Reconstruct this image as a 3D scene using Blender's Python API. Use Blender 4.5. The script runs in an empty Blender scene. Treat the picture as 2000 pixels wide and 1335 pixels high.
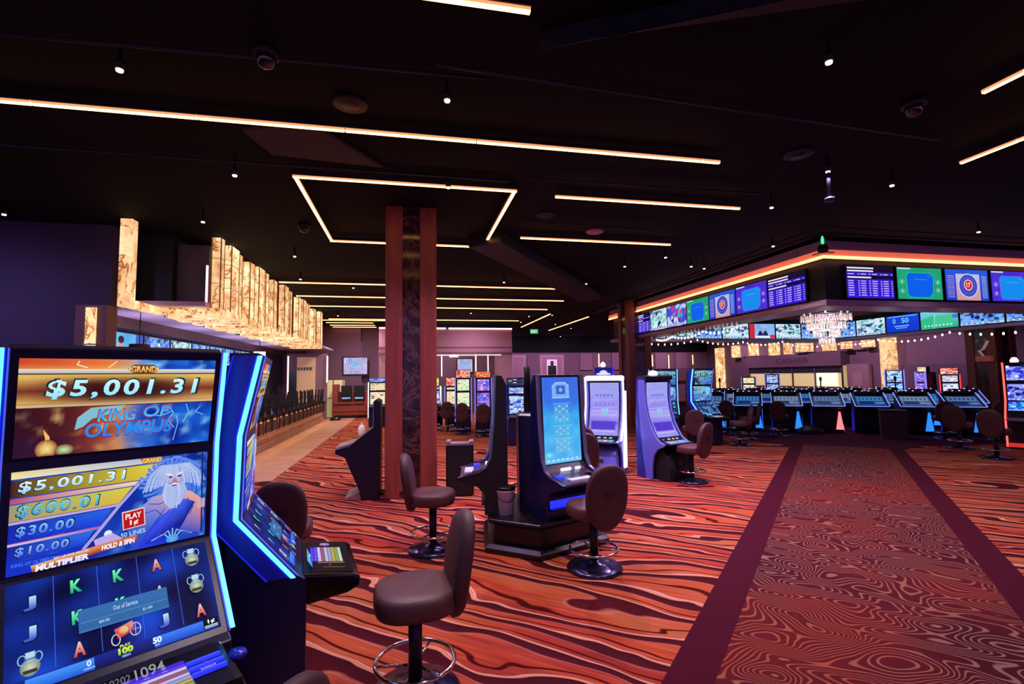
import bpy, bmesh, math, random
from math import sin, cos, pi, radians
from mathutils import Vector, Matrix, noise as mnoise
random.seed(7)
SC = bpy.context.scene
COL = SC.collection

# ---------------------------------------------------------------- camera
YAW, PITCH, ROLL = radians(11.9), radians(4.05), radians(0.8)
cam_d = bpy.data.cameras.new('camera')
cam = bpy.data.objects.new('camera', cam_d)
COL.objects.link(cam)
fw = Vector((sin(YAW)*cos(PITCH), cos(YAW)*cos(PITCH), sin(PITCH)))
r0 = Vector((cos(YAW), -sin(YAW), 0)); u0 = r0.cross(fw)
R = r0*cos(ROLL) - u0*sin(ROLL); U = u0*cos(ROLL) + r0*sin(ROLL)
cam.matrix_world = Matrix(((R.x, U.x, -fw.x, 0), (R.y, U.y, -fw.y, 0), (R.z, U.z, -fw.z, 1.65), (0, 0, 0, 1)))
cam_d.sensor_width = 36.0
cam_d.lens = 950/2000*36
cam_d.clip_start = 0.05
cam_d.clip_end = 200
SC.camera = cam

# ---------------------------------------------------------------- world, exposure
SC.view_settings.view_transform = 'Standard'
SC.view_settings.look = 'None'
SC.view_settings.exposure = 0.0
SC.view_settings.gamma = 1.0
SC.view_settings.use_curve_mapping = False
w = bpy.data.worlds.new('world'); SC.world = w; w.use_nodes = True
w.node_tree.nodes['Background'].inputs[0].default_value = (0.26, 0.14, 0.46, 1)
w.node_tree.nodes['Background'].inputs[1].default_value = 1.0

def lamp(name, kind, loc, power, color, parent=None, aim=None, **kw):
    d = bpy.data.lights.new(name, kind); d.energy = power; d.color = color
    for k, v in kw.items(): setattr(d, k, v)
    o = bpy.data.objects.new(name, d); COL.objects.link(o); o.location = loc
    if aim is not None:
        o.rotation_euler = (Vector(aim) - Vector(loc)).to_track_quat('-Z', 'Y').to_euler()
    if parent is not None: o.parent = parent
    return o

# ---------------------------------------------------------------- helpers
def lin(c):
    def f(v):
        v /= 255.0
        return v/12.92 if v <= 0.04045 else ((v+0.055)/1.055)**2.4
    return (f(c[0]), f(c[1]), f(c[2]), 1.0)

_m = {}
def mat(name, rgb=(128, 128, 128), rough=0.5, metal=0.0, emit=None, es=0.0, coat=0.0, spec=0.5, bump=None, var=0.0, alpha=None, trans=0.0):
    if name in _m: return _m[name]
    m = bpy.data.materials.new(name); m.use_nodes = True; _m[name] = m
    nt = m.node_tree; b = nt.nodes['Principled BSDF']
    b.inputs['Base Color'].default_value = lin(rgb)
    b.inputs['Roughness'].default_value = rough
    b.inputs['Metallic'].default_value = metal
    b.inputs['Specular IOR Level'].default_value = spec
    b.inputs['Coat Weight'].default_value = coat
    b.inputs['Transmission Weight'].default_value = trans
    if emit is not None:
        b.inputs['Emission Color'].default_value = lin(emit)
        b.inputs['Emission Strength'].default_value = es
    if var or bump:
        tc = nt.nodes.new('ShaderNodeTexCoord'); n = nt.nodes.new('ShaderNodeTexNoise')
        n.inputs['Scale'].default_value = (bump or (30, 0))[0]; n.inputs['Detail'].default_value = 4
        nt.links.new(tc.outputs['Object'], n.inputs['Vector'])
        if var:
            mx = nt.nodes.new('ShaderNodeMixRGB'); mx.blend_type = 'MULTIPLY'; mx.inputs[0].default_value = var
            mx.inputs[1].default_value = lin(rgb); nt.links.new(n.outputs['Fac'], mx.inputs[2])
            nt.links.new(mx.outputs[0], b.inputs['Base Color'])
        if bump and bump[1]:
            bp = nt.nodes.new('ShaderNodeBump'); bp.inputs['Strength'].default_value = bump[1]; bp.inputs['Distance'].default_value = 0.01
            nt.links.new(n.outputs['Fac'], bp.inputs['Height']); nt.links.new(bp.outputs[0], b.inputs['Normal'])
    return m

class MB:
    def __init__(s): s.v = []; s.f = []; s.mi = []; s.sm = []
    def add(s, vs, fs, m=0, smooth=False):
        o = len(s.v); s.v += [tuple(p) for p in vs]
        for f in fs: s.f.append([i+o for i in f]); s.mi.append(m); s.sm.append(smooth)
        return s
    def box(s, x0, x1, y0, y1, z0, z1, m=0):
        v = [(x0,y0,z0),(x1,y0,z0),(x1,y1,z0),(x0,y1,z0),(x0,y0,z1),(x1,y0,z1),(x1,y1,z1),(x0,y1,z1)]
        return s.add(v, [(0,3,2,1),(4,5,6,7),(0,1,5,4),(1,2,6,5),(2,3,7,6),(3,0,4,7)], m)
    def prism_x(s, poly, x0, x1, m=0):          # poly of (y, z)
        n = len(poly)
        a = sum(poly[i][0]*poly[(i+1)%n][1]-poly[(i+1)%n][0]*poly[i][1] for i in range(n))
        if a < 0: poly = poly[::-1]
        v = [(x0,p[0],p[1]) for p in poly] + [(x1,p[0],p[1]) for p in poly]
        f = [tuple(range(n))[::-1], tuple(range(n, 2*n))] + [(i,(i+1)%n,n+(i+1)%n,n+i) for i in range(n)]
        return s.add(v, f, m)
    def prism_z(s, poly, z0, z1, m=0, scale=1.0, c=(0, 0)):   # poly of (x, y)
        n = len(poly)
        a = sum(poly[i][0]*poly[(i+1)%n][1]-poly[(i+1)%n][0]*poly[i][1] for i in range(n))
        if a < 0: poly = poly[::-1]
        v = [(p[0],p[1],z0) for p in poly] + [(c[0]+(p[0]-c[0])*scale, c[1]+(p[1]-c[1])*scale, z1) for p in poly]
        f = [tuple(range(n))[::-1], tuple(range(n, 2*n))] + [(i,(i+1)%n,n+(i+1)%n,n+i) for i in range(n)]
        return s.add(v, f, m)
    def loft(s, rings, m=0, cap=True, smooth=True):
        n = len(rings[0]); v = [p for r in rings for p in r]; f = []
        for k in range(len(rings)-1):
            for i in range(n):
                j = (i+1) % n
                f.append((k*n+i, k*n+j, (k+1)*n+j, (k+1)*n+i))
        s.add(v, f, m, smooth)
        if cap:
            s.add(rings[0], [tuple(range(n))[::-1]], m, smooth); s.add(rings[-1], [tuple(range(n))], m, smooth)
        return s
    def lathe(s, prof, m=0, n=28, c=(0, 0, 0), smooth=True, cap=True):   # prof of (r, z)
        return s.loft([[(c[0]+r*cos(2*pi*i/n), c[1]+r*sin(2*pi*i/n), c[2]+z) for i in range(n)] for r, z in prof], m, cap, smooth)
    def cyl(s, c, r, z0, z1, m=0, n=20): return s.lathe([(r, z0), (r, z1)], m, n, c, False)
    def tube(s, pts, r, m=0, n=8, closed=False):
        pts = [Vector(p) for p in pts]; N = len(pts); rings = []
        for i, p in enumerate(pts):
            if closed: t = pts[(i+1)%N]-pts[i-1]
            else: t = pts[min(i+1,N-1)]-pts[max(i-1,0)]
            t.normalize(); a = Vector((0,0,1)) if abs(t.z) < .9 else Vector((1,0,0))
            b = t.cross(a).normalized(); c = t.cross(b)
            rings.append([tuple(p+b*(r*cos(2*pi*k/n))+c*(r*sin(2*pi*k/n))) for k in range(n)])
        if closed: rings.append(rings[0]); return s.loft(rings, m, False)
        return s.loft(rings, m, True)
    def build(s, name, mats, parent=None, loc=None, rot=None, bev=0.0, seg=2, sub=0):
        me = bpy.data.meshes.new(name); me.from_pydata(s.v, [], s.f); me.validate(clean_customdata=False)
        if not isinstance(mats, (list, tuple)): mats = [mats]
        for m in mats: me.materials.append(m)
        if len(me.polygons) == len(s.f):
            me.polygons.foreach_set('material_index', s.mi); me.polygons.foreach_set('use_smooth', s.sm)
        bm = bmesh.new(); bm.from_mesh(me); bmesh.ops.remove_doubles(bm, verts=bm.verts, dist=1e-5)
        bmesh.ops.recalc_face_normals(bm, faces=bm.faces)
        bm.to_mesh(me); bm.free(); me.update()
        o = bpy.data.objects.new(name, me); COL.objects.link(o)
        if loc is not None: o.location = loc
        if rot is not None: o.rotation_euler = (0, 0, rot)
        if parent is not None: o.parent = parent
        if bev:
            b = o.modifiers.new('bevel', 'BEVEL'); b.width = bev; b.segments = seg; b.limit_method = 'ANGLE'; b.angle_limit = radians(40)
        if sub:
            b = o.modifiers.new('sub', 'SUBSURF'); b.levels = sub; b.render_levels = sub
        return o

def tag(o, label=None, cat=None, group=None, kind=None):
    if label: o['label'] = label
    if cat: o['category'] = cat
    if group: o['group'] = group
    if kind: o['kind'] = kind
    return o
def thing(name, label, cat, loc=(0, 0, 0), rot=0.0, group=None):
    o = bpy.data.objects.new(name, None); COL.objects.link(o); o.empty_display_size = .1
    o.location = loc; o.rotation_euler = (0, 0, rot)
    return tag(o, label, cat, group)
def struct(o): o['kind'] = 'structure'; return o
def dup(root, loc, rot, label, group=None):
    kids = {}
    for o in list(COL.objects):
        if o.parent is not None: kids.setdefault(o.parent.name, []).append(o)
    def cp(o, parent):
        c = o.copy(); COL.objects.link(c); c.parent = parent
        for k in kids.get(o.name, []): cp(k, c)
        return c
    r = cp(root, None); r.location = loc; r.rotation_euler = (0, 0, rot)
    r['label'] = label
    if group: r['group'] = group
    return r
def face(az): return pi - radians(az)            # rotation whose front (-y) looks along azimuth az (clockwise from +Y)

# ---------------------------------------------------------------- lit pictures on screens
def screen_material():
    m = bpy.data.materials.new('lit_screen'); m.use_nodes = True; nt = m.node_tree
    b = nt.nodes['Principled BSDF']; a = nt.nodes.new('ShaderNodeVertexColor'); a.layer_name = 'Col'
    b.inputs['Base Color'].default_value = (0.004, 0.004, 0.006, 1); b.inputs['Roughness'].default_value = 0.4
    b.inputs['Specular IOR Level'].default_value = 0.06
    nt.links.new(a.outputs['Color'], b.inputs['Emission Color']); b.inputs['Emission Strength'].default_value = 1.0
    m.cycles.emission_sampling = 'NONE'
    return m
SCREEN = screen_material()
_glyph = {}
def text_geo(s, bold, shear, space=1.0):
    k = (s, bold, shear, space)
    if k in _glyph: return _glyph[k]
    cu = bpy.data.curves.new('lettering', 'FONT'); cu.body = s; cu.resolution_u = 3; cu.offset = bold; cu.shear = shear; cu.space_character = space
    o = bpy.data.objects.new('lettering', cu); COL.objects.link(o)
    dg = bpy.context.evaluated_depsgraph_get(); me = bpy.data.meshes.new_from_object(o.evaluated_get(dg))
    v = [(p.co.x, p.co.y) for p in me.vertices]; f = [tuple(p.vertices) for p in me.polygons]
    bpy.data.objects.remove(o); bpy.data.curves.remove(cu); bpy.data.meshes.remove(me)
    xs = [p[0] for p in v]; ys = [p[1] for p in v]
    x0, x1, y0, y1 = min(xs), max(xs), min(ys), max(ys)
    _glyph[k] = ([((p[0]-x0)/(x1-x0), (p[1]-y0)/(y1-y0)) for p in v], f, (x1-x0)/max(y1-y0, 1e-6))
    return _glyph[k]

class Art:
    """a flat picture: x to the right, y up, in metres, the origin at the lower left corner"""
    def __init__(s, w, h, dz=.0005): s.w = w; s.h = h; s.dz = dz; s.v = []; s.f = []; s.c = []; s.L = 0; s.gain = 1.0
    def up(s): s.L += 1; return s
    def _add(s, pts, cols, faces):
        o = len(s.v); s.v += [(min(max(x, 0), s.w), min(max(y, 0), s.h), s.L) for x, y in pts]; s.c += [tuple(g*s.gain for g in lin(c)[:3])+(1,) for c in cols]
        s.f += [[i+o for i in f] for f in faces]; return s
    def rect(s, x0, y0, x1, y1, c, c2=None):      # c2: colour at the top
        c2 = c2 or c
        return s._add([(x0,y0),(x1,y0),(x1,y1),(x0,y1)], [c, c, c2, c2], [(0,1,2,3)])
    def urect(s, u0, v0, u1, v1, c, c2=None): return s.rect(u0*s.w, (1-v1)*s.h, u1*s.w, (1-v0)*s.h, c, c2)   # v from the top
    def poly(s, pts, c, cols=None): return s._add(pts, cols or [c]*len(pts), [tuple(range(len(pts)))])
    def upoly(s, pts, c, cols=None):
        p = [(u*s.w, (1-v)*s.h) for u, v in pts]
        a = sum(p[i][0]*p[(i+1)%len(p)][1]-p[(i+1)%len(p)][0]*p[i][1] for i in range(len(p)))
        if a < 0: p = p[::-1]; cols = cols[::-1] if cols else None
        return s.poly(p, c, cols)
    def uell(s, u, v, ru, rv, c, c2=None, n=24):  # c2: colour at the rim
        c2 = c2 or c; cx, cy = u*s.w, (1-v)*s.h
        pts = [(cx, cy)] + [(cx+ru*s.w*cos(2*pi*i/n), cy+rv*s.h*sin(2*pi*i/n)) for i in range(n)]
        return s._add(pts, [c]+[c2]*n, [(0, 1+i, 1+(i+1)%n) for i in range(n)])
    def uring(s, u, v, ru, rv, t, c, a0=0, a1=360, n=32):
        cx, cy = u*s.w, (1-v)*s.h; pts = []; fs = []
        for i in range(n+1):
            a = radians(a0+(a1-a0)*i/n)
            pts += [(cx+ru*s.w*cos(a), cy+rv*s.h*sin(a)), (cx+(ru*s.w-t)*cos(a), cy+(rv*s.h-t)*sin(a))]
        for i in range(n): fs.append((2*i, 2*i+2, 2*i+3, 2*i+1))
        return s._add(pts, [c]*len(pts), fs)
    def grid(s, u0, v0, u1, v1, nx, ny, fn):      # fn(u, v) -> colour, v from the top
        pts = []; cols = []; fs = []
        for j in range(ny+1):
            for i in range(nx+1):
                u = u0+(u1-u0)*i/nx; v = v0+(v1-v0)*j/ny
                pts.append((u*s.w, (1-v)*s.h)); cols.append(fn(u, v))
        for j in range(ny):
            for i in range(nx):
                a = j*(nx+1)+i; fs.append((a+nx+1, a+nx+2, a+1, a))
        return s._add(pts, cols, fs)
    def line(s, pts, t, c):
        p = [Vector((u*s.w, (1-v)*s.h)) for u, v in pts]
        for a, b in zip(p, p[1:]):
            d = (b-a)
            if d.length < 1e-6: continue
            n = Vector((-d.y, d.x)).normalized()*t/2
            s._add([tuple(a-n), tuple(b-n), tuple(b+n), tuple(a+n)], [c]*4, [(0,1,2,3)])
        return s
    def text(s, t, u0, v0, u1, v1, c, c2=None, bold=.02, shear=0.0, rot=0.0, grow=0.0, space=1.0):   # fitted in a box; c2: colour at the bottom
        g, fs, asp = text_geo(t, bold, shear, space); c2 = c2 or c
        x0, x1, y0, y1 = u0*s.w-grow, u1*s.w+grow, (1-v1)*s.h-grow, (1-v0)*s.h+grow
        mx, my = (x0+x1)/2, (y0+y1)/2; pts = []; cols = []
        for a, b in g:
            x = x0+(x1-x0)*a; y = y0+(y1-y0)*b
            if rot: dx, dy = x-mx, y-my; x = mx+dx*cos(rot)-dy*sin(rot); y = my+dx*sin(rot)+dy*cos(rot)
            pts.append((x, y)); cols.append(tuple(c2[k]+(c[k]-c2[k])*b for k in range(3)))
        return s._add(pts, cols, fs)
    def build(s, name, parent, origin, up, right=(1, 0, 0), curve=None):
        """origin: middle of the lower edge; curve: polyline of (y, z) followed by the height instead of the straight up"""
        o = Vector(origin); upv = Vector(up).normalized(); rt = Vector(right).normalized(); nrm = rt.cross(upv)
        if curve:
            seg = [0.0]
            for a, b in zip(curve, curve[1:]): seg.append(seg[-1]+math.dist(a, b))
        vs = []
        for x, y, L in s.v:
            if curve:
                d = min(max(y, 0), seg[-1]-1e-6); k = max(i for i in range(len(seg)-1) if seg[i] <= d)
                t = (d-seg[k])/(seg[k+1]-seg[k]); a, b = curve[k], curve[k+1]
                cy, cz = a[0]+(b[0]-a[0])*t, a[1]+(b[1]-a[1])*t
                tn = Vector((0, b[0]-a[0], b[1]-a[1])).normalized(); n = Vector((1, 0, 0)).cross(tn)
                vs.append(Vector((o.x+x-s.w/2, cy, cz))+n*(L*s.dz))
            else: vs.append(o+rt*(x-s.w/2)+upv*y+nrm*(L*s.dz))
        me = bpy.data.meshes.new(name); me.from_pydata(vs, [], s.f)
        ca = me.color_attributes.new('Col', 'FLOAT_COLOR', 'POINT')
        ca.data.foreach_set('color', [k for c in s.c for k in c])
        me.materials.append(SCREEN); me.update()
        ob = bpy.data.objects.new(name, me); COL.objects.link(ob); ob.parent = parent
        return ob

def mixc(a, b, t): t = max(0, min(1, t)); return tuple(a[k]+(b[k]-a[k])*t for k in range(3))
def nz(x, y, z=0.0): return mnoise.noise(Vector((x, y, z)))*.5+.5
def ramp(stops, t):
    t = max(stops[0][0], min(stops[-1][0], t))
    for (a, ca), (b, cb) in zip(stops, stops[1:]):
        if t <= b: return mixc(ca, cb, (t-a)/(b-a+1e-9))
    return stops[-1][1]
# ---------------------------------------------------------------- surface materials
def nodes(name):
    m = bpy.data.materials.new(name); m.use_nodes = True; _m[name] = m
    nt = m.node_tree; return m, nt, nt.nodes['Principled BSDF']
def mth(nt, op, a, b=None, c=None):
    n = nt.nodes.new('ShaderNodeMath'); n.operation = op
    for i, x in enumerate((a, b, c)):
        if x is None: continue
        if isinstance(x, (int, float)): n.inputs[i].default_value = x
        else: nt.links.new(x, n.inputs[i])
    return n.outputs[0]
def noise_n(nt, vec, scale, detail=2.0, rough=.5, dist=0.0):
    n = nt.nodes.new('ShaderNodeTexNoise'); n.inputs['Scale'].default_value = scale; n.inputs['Detail'].default_value = detail
    n.inputs['Roughness'].default_value = rough; n.inputs['Distortion'].default_value = dist
    nt.links.new(vec, n.inputs['Vector']); return n.outputs['Fac']
def mapping(nt, src, rot=(0, 0, 0), sc=(1, 1, 1), loc=(0, 0, 0)):
    n = nt.nodes.new('ShaderNodeMapping'); n.inputs['Rotation'].default_value = rot; n.inputs['Scale'].default_value = sc
    n.inputs['Location'].default_value = loc; nt.links.new(src, n.inputs['Vector']); return n.outputs[0]
def cramp(nt, fac, stops, interp='LINEAR'):
    n = nt.nodes.new('ShaderNodeValToRGB'); n.color_ramp.interpolation = interp; e = n.color_ramp.elements
    while len(e) < len(stops): e.new(0.5)
    for k, (p, c) in zip(e, stops): k.position = p; k.color = lin(c)
    nt.links.new(fac, n.inputs[0]); return n.outputs[0]
def mixn(nt, fac, a, b, mode='MIX'):
    n = nt.nodes.new('ShaderNodeMixRGB'); n.blend_type = mode
    for i, x in enumerate((fac, a, b)):
        if isinstance(x, (int, float)): n.inputs[i].default_value = x
        elif isinstance(x, tuple): n.inputs[i].default_value = lin(x)
        else: nt.links.new(x, n.inputs[i])
    return n.outputs[0]
def objco(nt): return nt.nodes.new('ShaderNodeTexCoord').outputs['Object']

def carpet_stripes():
    m, nt, b = nodes('wood_grain_carpet'); o = objco(nt)
    p = mapping(nt, o, rot=(0, 0, radians(40)))             # x along the grain
    big = noise_n(nt, mapping(nt, p, sc=(.42, 1.25, 1)), 1.0, 1.2, .5, .3)
    med = noise_n(nt, mapping(nt, p, sc=(1.6, 3.2, 1), loc=(5, 2, 0)), 1.0, 1.0, .5, .6)
    sep = nt.nodes.new('ShaderNodeSeparateXYZ'); nt.links.new(p, sep.inputs[0])
    f = mth(nt, 'ADD', mth(nt, 'MULTIPLY', sep.outputs['Y'], 3.7), mth(nt, 'ADD', mth(nt, 'MULTIPLY', big, 3.4), mth(nt, 'MULTIPLY', med, .8)))
    t = mth(nt, 'FRACT', f); t2 = mth(nt, 'FRACT', mth(nt, 'ADD', mth(nt, 'MULTIPLY', f, 2.0), .35))
    streak = noise_n(nt, mapping(nt, p, sc=(2.0, 45, 1)), 1.0, 3, .6)
    tone = noise_n(nt, mapping(nt, p, sc=(.5, 2.0, 1), loc=(9, 1, 0)), 1.0, 2)
    base = cramp(nt, mth(nt, 'ADD', mth(nt, 'MULTIPLY', tone, .75), mth(nt, 'MULTIPLY', streak, .25)),
                 [(.30, (150, 50, 46)), (.43, (182, 72, 52)), (.52, (206, 102, 60)), (.62, (190, 116, 78)), (.72, (164, 64, 52))])
    base = mixn(nt, .35, base, cramp(nt, streak, [(.3, (110, 60, 50)), (.7, (255, 250, 240))]), 'MULTIPLY')
    c1 = cramp(nt, t, [(0, (84, 18, 26)), (.24, (66, 12, 24)), (.285, (66, 12, 24)), (.30, (224, 158, 108)), (.34, (214, 132, 84)), (.37, (255, 255, 255)), (.88, (255, 255, 255)), (.97, (170, 90, 80)), (1.0, (84, 18, 26))])
    mask = cramp(nt, t, [(0, (0, 0, 0)), (.34, (0, 0, 0)), (.38, (255, 255, 255)), (.93, (255, 255, 255)), (.99, (0, 0, 0))])
    thin = cramp(nt, t2, [(0, (255, 255, 255)), (.40, (255, 255, 255)), (.44, (120, 44, 44)), (.53, (112, 38, 42)), (.58, (255, 240, 225)), (1, (255, 255, 255))])
    body = mixn(nt, 1.0, base, thin, 'MULTIPLY')
    col = mixn(nt, mask, c1, body)
    pile = noise_n(nt, o, 160, 2)
    col = mixn(nt, .22, col, pile, 'MULTIPLY')
    nt.links.new(col, b.inputs['Base Color']); b.inputs['Roughness'].default_value = .95; b.inputs['Specular IOR Level'].default_value = .1
    return m
def carpet_rings():
    m, nt, b = nodes('contour_carpet'); o = objco(nt)
    p = mapping(nt, o, rot=(0, 0, radians(45)), sc=(1.0, 1.0, 1))
    h = noise_n(nt, mapping(nt, p, sc=(1.15, 1.7, 1)), 1.3, 1.1, .5, .3)
    t = mth(nt, 'FRACT', mth(nt, 'MULTIPLY', h, 32))
    ln = cramp(nt, t, [(0, (0, 0, 0)), (.08, (255, 255, 255)), (.26, (255, 255, 255)), (.36, (0, 0, 0)), (1, (0, 0, 0))])
    tone = noise_n(nt, mapping(nt, o, loc=(3, 8, 0)), .7, 2)
    lc = cramp(nt, tone, [(.38, (140, 104, 90)), (.52, (152, 98, 76)), (.62, (166, 84, 58))])
    gc = cramp(nt, tone, [(.40, (70, 18, 28)), (.62, (98, 28, 32))])
    col = mixn(nt, ln, gc, lc); col = mixn(nt, .25, col, noise_n(nt, o, 170, 2), 'MULTIPLY')
    nt.links.new(col, b.inputs['Base Color']); b.inputs['Roughness'].default_value = .95; b.inputs['Specular IOR Level'].default_value = .1
    return m
def plain_carpet(name, rgb):
    return mat(name, rgb, .95, spec=.1, bump=(150, .2), var=.35)
def wood_mat(name, a, b_, rough=.38, sc=(14, 14, .7)):
    m, nt, b = nodes(name); o = objco(nt)
    n = noise_n(nt, mapping(nt, o, sc=sc), 1.0, 5, .6, .5)
    col = cramp(nt, n, [(.3, a), (.7, b_)])
    nt.links.new(col, b.inputs['Base Color']); b.inputs['Roughness'].default_value = rough
    return m
def marble_mat(name, dark, light, rough=.12, sc=3.0):
    m, nt, b = nodes(name); o = objco(nt)
    n = noise_n(nt, o, sc, 6, .62, 1.6)
    v = mth(nt, 'ABSOLUTE', mth(nt, 'SUBTRACT', n, .5))
    col = cramp(nt, v, [(0, light), (.03, mixc(dark, light, .35)), (.12, dark), (.3, mixc(dark, light, .2))])
    nt.links.new(col, b.inputs['Base Color']); b.inputs['Roughness'].default_value = rough
    return m
def onyx_mat(name, strength):
    m, nt, b = nodes(name); o = objco(nt)
    oi = nt.nodes.new('ShaderNodeObjectInfo')
    va = nt.nodes.new('ShaderNodeVectorMath'); va.operation = 'ADD'; nt.links.new(o, va.inputs[0]); nt.links.new(oi.outputs['Location'], va.inputs[1])
    n = noise_n(nt, mapping(nt, va.outputs[0], rot=(.5, .3, 0), sc=(2.0, 2.0, 1.0)), 1.6, 4, .58, 1.1)
    v = mth(nt, 'ABSOLUTE', mth(nt, 'SUBTRACT', n, .5)); n2 = noise_n(nt, va.outputs[0], 3.2, 4, .6, .6)
    vein = cramp(nt, v, [(0, (120, 66, 38)), (.008, (186, 126, 86)), (.026, (255, 255, 255)), (1, (255, 255, 255))])
    tone = cramp(nt, n2, [(.3, (190, 124, 76)), (.42, (226, 170, 116)), (.55, (244, 204, 150)), (.7, (255, 232, 190))])
    col = mixn(nt, .9, tone, vein, 'MULTIPLY')
    b.inputs['Base Color'].default_value = (.06, .04, .025, 1); nt.links.new(col, b.inputs['Emission Color'])
    nt.links.new(mth(nt, 'MULTIPLY', mth(nt, 'ADD', mth(nt, 'MULTIPLY', oi.outputs['Random'], .35), .78), strength), b.inputs['Emission Strength']); b.inputs['Roughness'].default_value = .6; b.inputs['Specular IOR Level'].default_value = .1
    return m
CARPET = carpet_stripes(); RINGS = carpet_rings()
MAROON = plain_carpet('maroon_carpet_border', (76, 14, 34)); DUSK = plain_carpet('dusky_maroon_carpet', (78, 24, 48))
TILE = wood_mat('tan_floor_tile', (168, 122, 96), (196, 150, 116), .45, (2, 2, 2))
WOODRED = wood_mat('red_brown_wood', (120, 52, 44), (158, 74, 58))
WOODDK = wood_mat('dark_brown_wood', (66, 40, 38), (96, 60, 52))
STONE = marble_mat('dark_marble', (34, 22, 26), (110, 76, 74), .1, 2.4)
ONYX = onyx_mat('backlit_onyx', 1.45)
BLACKC = mat('black_ceiling', (6, 7, 16), .85, spec=.2)
BLACK = mat('black_plastic', (12, 12, 16), .35); BLACKM = mat('black_satin', (16, 15, 20), .55)
GLOSS = mat('black_gloss', (8, 8, 12), .12)
DKMETAL = mat('dark_metal', (40, 40, 46), .35, .8); CHROME = mat('chrome', (225, 215, 210), .12, 1.0)
SILVER = mat('silver_metal', (190, 188, 196), .3, .9)
NAVY = mat('navy_cabinet', (14, 18, 60), .3); BLUEP = mat('blue_panel', (26, 44, 190), .28, .1)
GREYLAV = mat('lavender_grey_trim', (120, 112, 150), .35, .3)
LEATHER = mat('brown_vinyl', (92, 52, 50), .5, bump=(60, .08), var=.25)
LEATHERB = mat('brown_vinyl_back', (78, 42, 46), .55, bump=(60, .08), var=.25)
WHITEP = mat('white_plastic', (240, 236, 244), .45)
WALLP = mat('mauve_wall', (112, 82, 104), .8, var=.15, bump=(3, 0)); WALLD = mat('dusk_wall', (66, 54, 84), .8)
PALE = mat('pale_mauve_wall', (170, 128, 148), .7); GREYP = mat('grey_panel', (84, 74, 84), .7)
BEIGE = mat('beige_wall_lit', (206, 172, 138), .7, emit=(206, 160, 116), es=.25)  # slight emission paints the light on the beige opening
WARM = mat('warm_strip_light', (255, 220, 180), emit=(255, 176, 104), es=8.5)
WARMO = mat('amber_fringe_glow', (255, 170, 110), emit=(255, 164, 108), es=1.1)  # orange fringe round the bright strips, put in as a glowing edge
WARMB = mat('warm_cove_light', (255, 220, 180), emit=(255, 176, 118), es=2.6)
PINKW = mat('pink_white_tube_light', (255, 220, 210), emit=(255, 206, 190), es=2.2)
ORANGE = mat('orange_cove_glow', (255, 150, 110), emit=(230, 104, 78), es=.8)
WHITEL = mat('white_lamp', (255, 255, 255), emit=(255, 250, 240), es=6.0)
BULBL = mat('string_bulb', (255, 240, 220), emit=(255, 236, 214), es=2.4)
CYANL = mat('cyan_strip_light', (120, 230, 255), emit=(70, 170, 255), es=3.4)
ICEL = mat('ice_white_strip_light', (220, 235, 255), emit=(196, 214, 255), es=3.0)
WHITEB = mat('blue_white_edge_light', (230, 235, 255), emit=(222, 226, 255), es=2.6)
BLUEL = mat('blue_glow_panel', (40, 60, 255), emit=(34, 48, 255), es=1.3)
REDL = mat('red_strip_light', (255, 120, 110), emit=(255, 84, 70), es=2.2)
GREENL = mat('green_sign_light', (80, 255, 170), emit=(64, 225, 150), es=1.4)

# ---------------------------------------------------------------- the room
CEIL = 4.1
struct(MB().box(-12, 24, -5, 34, -.2, 0).build('floor', CARPET))
q = .7071
def strip45(p0, p1, a0, a1):     # a strip along the diagonal: p across (to the right), a along
    return [((a+p)*q, (a-p)*q) for p, a in ((p0, a0), (p1, a0), (p1, a1), (p0, a1))]
struct(MB().prism_z(strip45(-.60, .97, -3, 13.5), 0, .006).build('floor_walkway', RINGS))
struct(MB().prism_z(strip45(-.84, -.60, -3, 13.1), 0, .007).build('floor_border_left', MAROON))
struct(MB().prism_z(strip45(.97, 1.21, -3, 13.1), 0, .007).build('floor_border_right', MAROON))
rim = [(8.25, 10.2), (8.55, 9.5)] + [((13.15)*q+p*q, 13.15*q-p*q) for p in (-.84, 1.21)] + [(11.0, 8.75), (12.0, 8.55), (19.9, 8.5), (19.9, 26), (8.2, 26)]
struct(MB().prism_z(rim, 0, .009).build('floor_gaming_pit', DUSK))
struct(MB().box(-6, -2.2, 8.7, 23, 0, .008).build('floor_tile_strip', TILE))
struct(MB().box(-12, 24, -5, 34, CEIL, CEIL+.2).build('ceiling', BLACKC))
struct(MB().box(-14, -4.55, 8.6, 8.8, 0, CEIL).build('wall_left', WALLD))
struct(MB().box(-2.2, 4.2, 23.6, 23.8, 0, CEIL).build('wall_alcove', WALLP))
struct(MB().box(-8, -2.2, 23.2, 23.4, 0, CEIL).build('wall_back_left', WALLP))
struct(MB().box(4.2, 20.2, 30, 30.2, 0, 3.15).box(4.2, 20.2, 29.9, 30.2, 3.15, CEIL, 1).build('wall_back', [WALLP, BLACKC]))
struct(MB().box(20, 20.2, 2, 30, 0, CEIL).build('wall_right', WALLP))
struct(MB().box(-5.7, -5.5, 8.8, 23.2, 0, CEIL).build('wall_bar', WALLD))

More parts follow.
